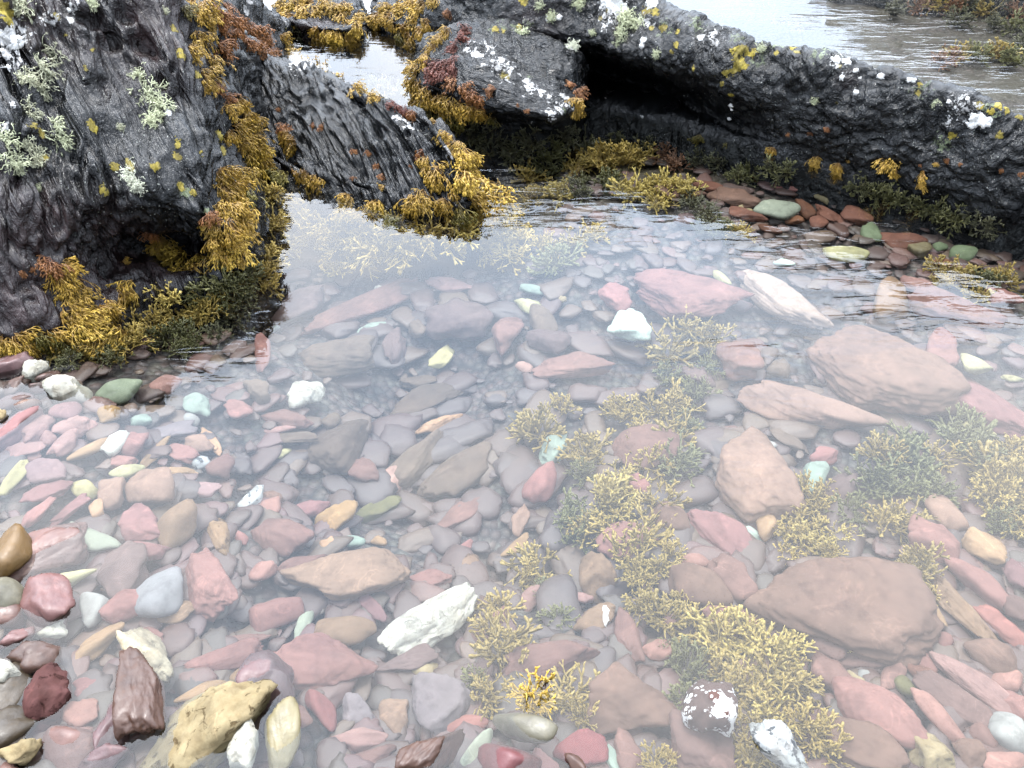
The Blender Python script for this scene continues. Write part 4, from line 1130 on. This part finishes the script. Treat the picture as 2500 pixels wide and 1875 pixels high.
# the smallest beyond three hundred are one mass
weeds.sort(key=lambda w: -(w[6] * (.55 if w[3] == "dark" else 1) * (.8 if w[5] < 20 else 1)))
rest, weeds = weeds[297:], weeds[:297]
mv, mf, mt, mc, off = [], [], [], [], 0
for (o, *_w) in rest:
    me = o.data
    P = np.empty(len(me.vertices) * 3); me.vertices.foreach_get("co", P); P = P.reshape(-1, 3)
    M = np.array(o.matrix_world)
    mv.append(P @ M[:3, :3].T + M[:3, 3])
    mf += [[i + off for i in p.vertices] for p in me.polygons]
    t = np.empty(len(P), dtype=np.float32); me.attributes["tip"].data.foreach_get("value", t)
    mt.append(t); mc.append(np.tile(np.array(o.color, dtype=np.float32), (len(P), 1))); off += len(P)
    bpy.data.objects.remove(o)
m = NT("small_wrack")
ca = m.n("Attribute", attribute_name="tint").outputs["Color"]
cc = m.mix(m.attr("tip"), m.mix(1.0, ca, (.5, .4, .4), "MULTIPLY"), m.mix(1.0, ca, (1.45, 1.5, 1.35), "MULTIPLY"))
p_ = m.n("BsdfPrincipled", i_Roughness=.42)
m.l(cc, p_.inputs["Base Color"]); m.l(p_.outputs[0], m.out.inputs["Surface"])
sm = mesh_obj("seaweed", np.concatenate(mv), mf, m.m)
set_attr(sm.data, "tip", np.concatenate(mt))
at = sm.data.color_attributes.new("tint", "FLOAT_COLOR", "POINT")
at.data.foreach_set("color", np.concatenate(mc).ravel())
tag(sm, "small sprigs of wrack dotted over the rocks and the shaded bed", "seaweed", kind="stuff")

CWORD = dict(gold="golden", bright="bright yellow-gold", olive="olive-green", rust="rusty orange", red="dark red-brown", dark="dark olive-brown")
for (o, where, grp, col, u, v, rr) in weeds:
    prep = "in" if where.startswith(("the gully",)) else ("" if where.startswith("under") else "on")
    sz = "large" if rr >= 50 else ("small" if rr < 25 else "medium")
    tag(o, f"{sz} {CWORD[col]} seaweed tuft {prep} {where}".replace("  ", " "), "seaweed", f"{sz} {CWORD[col]} {grp}")

LICH = """345 185 34 green pale green lichen tuft at the top of the long hanging beard;365 225 44 green thickest pale green lichen tuft in the middle of the long hanging beard;390 250 40 green frilled lichen tuft beside the white crust spot on the beard;375 290 36 green pale lichen tuft trailing at the bottom end of the long beard;
100 165 52 pale wispy grey-green lichen tuft, largest beside the white crusted edge of the tall rock;130 130 40 pale feathery lichen tuft highest above the wispy grey-green one;60 190 34 pale thin lichen tuft under the white crust on the tall rock;105 215 34 pale drooping lichen tuft below the wispy grey-green one;65 275 40 pale sparse stringy lichen tuft above the orange crust spots;
135 310 40 green long stringy lichen tuft beside the grey bare patch;150 340 34 green curling lichen strands hanging lowest beside the grey bare patch;75 350 40 pale straggling lichen tuft growing over yellow crust;95 385 34 pale yellowish lichen strands below the straggling tuft;15 340 44 green dense green lichen tuft at the outer edge of the rock face;25 390 40 green lower dense green lichen tuft at the outer edge of the rock face;
320 425 34 white white lichen tuft on the yellow crust under the ledge;335 450 30 white lower white curled lichen tuft on the yellow crust;290 308 16 pale tiny lone lichen tuft in the middle of the tall rock;95 458 16 green tiny pale lichen tuft low on the tall rock face;55 10 40 pale blurred pale lichen tuft at the very top of the tall rock;220 5 26 green bright green lichen tuft at the top edge of the tall rock;
1535 40 34 green tall pale lichen tuft standing on the ridge crest;1560 50 30 green branching lichen tuft on the ridge beside the tall one;1520 75 34 green lichen tuft hanging down the ridge under the tall one;1505 105 20 green low lichen tuft above the ridge overhang;1395 112 22 white white lichen tuft on the corner of the blocky boulder;1270 80 22 green forked lichen tuft on top of the blocky boulder;
1350 35 22 green thin lichen tuft in the dark gap above the boulder;1318 8 20 green thin lichen tuft hanging at the top of the dark gap;1415 5 24 green lichen strands hanging from the top of the ridge near the white crust;1605 130 16 green small lichen tuft at the lip of the ridge overhang;1448 78 12 green tiny lichen tuft on the ridge above the boulder corner;1990 245 12 green tiny star of lichen beside the dark crack in the ridge;
2285 250 14 green small star of lichen near the far low end of the ridge;1858 115 14 green small lichen tuft beside the bright yellow crust on the ridge;400 25 14 pale little lichen tuft near the top edge above the rock fin"""
for k, r in enumerate(LICH.replace("\n", "").split(";")):
    f = r.split(" ", 4)
    u, v, rr = map(float, f[:3])
    h = hit(u, v)
    if h is None: continue
    size = rr * 1.45 / 1250 * TX * (h[0] - EYE).dot(FWD)
    o = put_tuft(BEARD, "lichen_tuft", h[0] - h[1] * .002, h[1], GRAV, size, f[3], 5000 + k)
    tag(o, f[4], "lichen")

# ------------------------------------------------------------------ labels of the stones
SHAPE = dict(r="rounded", s="slab", a="angular", p="rough")
ANCH = {}
HAND = {0: "smooth round blue-grey pebble under shallow water", 4: "yellowish white tapering stone behind the rose-red angular stone", 5: "rose-red angular stone standing half out of the water", 7: "mustard boulder standing out of the water at the shore",
        8: "greenish-grey boulder out of the water beside the mustard one", 11: "white and cream crumbly block behind the brown pointed stone", 12: "wet brown pointed stone rising out of the water", 13: "large yellowish pitted limestone oval, half out of the water",
        15: "white stone in the gap beside the pitted limestone oval", 16: "olive and cream oblong stone on end beside the white stone", 17: "maroon deeply pitted stone out of the water", 27: "large pink diamond-shaped slab under water",
        33: "long bright white quartz lump under water", 37: "large beige slab behind the white quartz lump", 52: "olive-grey boulder with its top above water", 51: "crimson speckled rounded stone in front of the olive-grey boulder", 55: "big brownish pink block with ridged side", 64: "maroon stone spotted with white barnacles among the wrack"}
rows = [r.split() for r in STONES.replace("\n", "").split(";")]


def find(u, v):
    return min(range(n_hand), key=lambda i: (float(rows[i][0]) - u) ** 2 + (float(rows[i][1]) - v) ** 2)


NAMED = [  # pixel, full label, short name
    (393, 1445, "smooth round blue-grey pebble under shallow water", "round blue-grey pebble"), (158, 1417, "yellowish white tapering stone behind the half-drowned rose-red stone", "tapering white stone"),
    (114, 1470, "rose-red angular stone standing half out of the water", "half-drowned rose stone"), (25, 1352, "mustard boulder standing out of the water at the shore", "mustard boulder"),
    (15, 1454, "grey-green boulder out of the water in front of the mustard boulder", "grey-green shore boulder"), (357, 1608, "white and cream crumbly block behind the brown pointed stone", "crumbly white block"),
    (345, 1701, "wet brown pointed stone rising out of the water", "brown pointed stone"), (490, 1783, "large yellowish pitted limestone oval half out of the water", "pitted limestone oval"),
    (604, 1821, "bright white stone beside the pitted limestone oval", "white corner stone"), (692, 1809, "olive and cream oblong stone on end beside a white stone", "olive and cream oblong"),
    (111, 1708, "maroon deeply pitted stone standing out of the water", "pitted maroon stone"), (774, 1628, "large pink diamond-shaped slab under water", "pink diamond slab"),
    (1052, 1508, "long bright white quartz lump lying under water", "white quartz lump"), (844, 1405, "large beige slab under water behind the white quartz lump", "large beige slab"),
    (1279, 1777, "olive-grey boulder with its top just above water", "olive-grey boulder"), (1247, 1856, "crimson speckled stone in front of the olive-grey boulder", "crimson speckled stone"),
    (1418, 1834, "smooth crimson stone under water beside the speckled crimson one", "smooth crimson stone"), (1532, 1720, "big brownish pink block with a ridged side, under water", "ridged brownish block"),
    (1738, 1730, "maroon stone spotted with white barnacles among the wrack", "barnacled maroon stone"), (1920, 1837, "white speckled stone breaking the surface among golden wrack", "white speckled stone"),
    (2063, 1467, "huge brownish pink slab, largest stone in the pool", "huge pink slab"), (2151, 1745, "smooth pink kite-shaped stone under water", "pink kite-shaped stone"),
    (2389, 1676, "pale pink oblong stone lying aslant under water", "pale pink oblong"), (2259, 1837, "cream knobbly stone under the smooth pink kite-shaped stone", "knobbly cream stone"),
    (266, 1011, "bright ochre four-sided stone in the pebbly shallows", "ochre four-sided stone"), (484, 992, "pale mint-green angular stone in the pebbly shallows", "mint angular stone"),
    (291, 957, "sage-green egg-shaped stone below the tall rock face", "sage egg stone"), (373, 1197, "pinkish tan cube-like stone with rounded corners", "tan cube stone"),
    (433, 1286, "tan-brown round cobble beside the tan cube-like stone", "round tan cobble"), (221, 1308, "pale green sausage-shaped stone in the shallows", "pale green sausage stone"),
    (282, 1084, "bright white pointed stone in the pebbly shallows", "white pointed stone"), (746, 963, "bright white knobbly lump in deeper water", "white knobbly lump"),
    (828, 1264, "bright ochre and white wedge-shaped stone in mid pool", "ochre wedge"), (948, 1182, "light salmon angular stone in mid pool", "salmon angular stone"),
    (1320, 1172, "rose-red standing stone beside the wrack in mid pool", "rose standing stone"), (891, 747, "very long dull pink slab in deep water", "very long pink slab"),
    (1081, 877, "straw-yellow leaf-shaped stone in deep water", "straw leaf-shaped stone"), (1292, 747, "yellowish white triangular stone in deep water", "yellow-white triangle"),
    (1532, 801, "mint-white broad flat stone, brightest in the pool", "mint-white stone"), (1681, 725, "large pink oval slab beside the mint-white stone", "pink oval slab"),
    (1904, 728, "pale peach long slab near the rippled water", "pale peach slab"), (1898, 516, "pale green mottled cobble in the shade of the ridge", "mottled green cobble"),
    (2063, 621, "yellowish white cobble under the ripples near the ridge", "rippled white cobble"), (2158, 905, "very large brownish pink boulder under water beyond the wrack", "big mottled boulder"),
    (1977, 1004, "long peach-pink slab in front of a big mottled boulder", "peach-pink slab"), (1833, 1163, "broad pinkish tan slab beyond the wrack", "broad tan slab"),
    (2376, 893, "yellowish white angular stone beyond the big mottled boulder", "yellow-white angular stone"), (165, 953, "bright white knobbly lump at the shore under the rock", "white shore lump"),
    (92, 902, "smaller white quartz piece at the foot of the tall rock", "white quartz piece"), (2350, 618, "green rounded cobble close under the low end of the ridge", "green ridge cobble"),
    (1706, 1435, "brownish pink smooth dome-shaped stone under water", "brown dome stone"), (1349, 1613, "long dull pink slab beside the golden tuft", "long pink slab by the tuft"),
    (1056, 1720, "greyish mauve angular slab with a broken edge", "broken mauve slab"), (2268, 1324, "pink triangular stone dotted with white specks", "dotted pink triangle"),
]
anch_pts = []
for (u, v, lab, short) in NAMED:
    i = find(u, v)
    ANCH[i] = lab
    anch_pts.append((u, v, short))
used = set()
pend = []
for i, (o, col, k, u, v, L, Wd, e) in enumerate(stones):
    if i in ANCH:
        tag(o, ANCH[i], "stone"); used.add(ANCH[i]); continue
    size = "large" if L >= 150 else ("small" if L < 62 else "")
    shape = {"r": "rounded stone", "s": "flat slab" if Wd / L > .38 else "thin sliver", "a": "angular stone", "p": "rough stone"}[k]
    if k == "r" and Wd / L < .5: shape = "oblong stone"
    head = f"{size} {WORD[col]} {shape}".strip()
    if e: head += " above water"
    near = sorted(anch_pts, key=lambda a: (a[0] - u) ** 2 + (1.35 * (a[1] - v)) ** 2)
    cands = []
    for (a, b) in ((0, 1), (0, 2), (1, 2), (0, 3)):
        cands.append(f"{head} between the {near[a][2]} and the {near[b][2]}")
    n0 = near[0]
    rel = "behind" if v < n0[1] - 30 else ("in front of" if v > n0[1] + 30 else "beside")
    cands.insert(0, f"{head} just {rel} the {n0[2]}")
    lab = next((c for c in cands if c not in used and len(c.replace("-", " ").split()) <= 18 and len(c.split()) <= 16), None)
    if lab is None:
        lab = f"{head} {rel} the {near[1][2]}"
        if lab in used:
            lab = f"{head} {rel} the {near[2][2]}"
    used.add(lab)
    tag(o, lab, "stone")
for (o, *_r) in stones:
    o["group"] = "stones on the bed of the pool"
for (o, _b, _v) in ROCK_BVH:
    o["group"] = "dark rocks round the pool"

# ------------------------------------------------------------------ sky and light
SUN_EL, SUN_AZ = 77.0, -40.0            # high, from beyond the pool and a little to the shore side
w = bpy.data.worlds.new("World")
scene.world = w
w.use_nodes = True
nt = w.node_tree
nt.nodes.clear()


def wn(t, **kw):
    nd = nt.nodes.new("ShaderNode" + t)
    for k, v in kw.items(): setattr(nd, k, v)
    return nd


out = wn("OutputWorld"); bg = wn("Background")
sky = wn("TexSky", sky_type="NISHITA", sun_disc=False, sun_elevation=rad(SUN_EL), sun_rotation=rad(SUN_AZ))
tc = wn("TexCoord")
sep = wn("SeparateXYZ"); nt.links.new(tc.outputs["Generated"], sep.inputs[0])


def wm(op, a, b=None, clamp=False):
    nd = wn("Math", operation=op, use_clamp=clamp)
    for i, x in enumerate((a, b)):
        if x is None: continue
        if isinstance(x, (int, float)): nd.inputs[i].default_value = x
        else: nt.links.new(x, nd.inputs[i])
    return nd.outputs[0]


# overcast: brighter towards the zenith, broken by soft cloud
grad = wm("ADD", wm("MULTIPLY", wm("POWER", wm("MAXIMUM", sep.outputs[2], 0.001), 0.66), 0.92), 0.0)
lowm = wn("MapRange", interpolation_type="SMOOTHSTEP")      # duller low over the sea
nt.links.new(sep.outputs[2], lowm.inputs[0])
for i_, x_ in ((1, .05), (2, .52), (3, .42), (4, 1.0)): lowm.inputs[i_].default_value = x_
grad = wm("MULTIPLY", grad, lowm.outputs[0])
cl = wn("TexNoise"); cl.inputs["Scale"].default_value = 2.6; cl.inputs["Detail"].default_value = 5; cl.inputs["Roughness"].default_value = .55
mpw = wn("Mapping"); mpw.inputs["Scale"].default_value = (1, 1, 1.8); mpw.inputs["Location"].default_value = (1.7, .4, .2)
nt.links.new(tc.outputs["Generated"], mpw.inputs[0]); nt.links.new(mpw.outputs[0], cl.inputs["Vector"])
cloud = wm("ADD", wm("MULTIPLY", cl.outputs["Fac"], 1.05), 0.475)
# sky shaped: dimmed behind the camera to shade rock faces, brighter ahead and shoreward
side = wm("ADD", wm("MULTIPLY", sep.outputs[1], 0.46), wm("ADD", wm("MULTIPLY", sep.outputs[0], -0.12), 0.66))
lum = wm("MULTIPLY", wm("MULTIPLY", grad, cloud), side)
mul = wn("VectorMath", operation="SCALE")
tint = wn("Mix", data_type="RGBA"); tint.inputs[6].default_value = (12.6, 15.0, 18.4, 1); tint.inputs[7].default_value = (15.0, 15.4, 16.2, 1)
tm = wn("MapRange"); nt.links.new(cl.outputs["Fac"], tm.inputs[0]); tm.inputs[1].default_value = .38; tm.inputs[2].default_value = .6
nt.links.new(tm.outputs[0], tint.inputs[0]); nt.links.new(tint.outputs[2], mul.inputs[0])
nt.links.new(lum, mul.inputs[3])
mixw = wn("Mix", data_type="RGBA"); mixw.inputs[0].default_value = 0.86
nt.links.new(sky.outputs[0], mixw.inputs[6]); nt.links.new(mul.outputs[0], mixw.inputs[7])
nt.links.new(mixw.outputs[2], bg.inputs["Color"])
bg.inputs["Strength"].default_value = 0.12
nt.links.new(bg.outputs[0], out.inputs["Surface"])

sl = bpy.data.lights.new("sun", "SUN")
sl.energy, sl.angle, sl.color = 0.7, rad(12), (1.0, .965, .92)
so = bpy.data.objects.new("sun", sl)
C.objects.link(so)
el, az = rad(SUN_EL), rad(SUN_AZ)
tosun = Vector((math.sin(az) * math.cos(el), math.cos(az) * math.cos(el), math.sin(el)))
so.rotation_euler = tosun.to_track_quat("Z", "Y").to_euler()
so.location = tosun * 30

vs = scene.view_settings
vs.view_transform = "Standard"; vs.look = "None"; vs.gamma = 1.0
vs.exposure = 3.1
scene.render.engine = "CYCLES"
scene.cycles.use_denoising = True
scene.cycles.max_bounces = 8
scene.cycles.transparent_max_bounces = 12
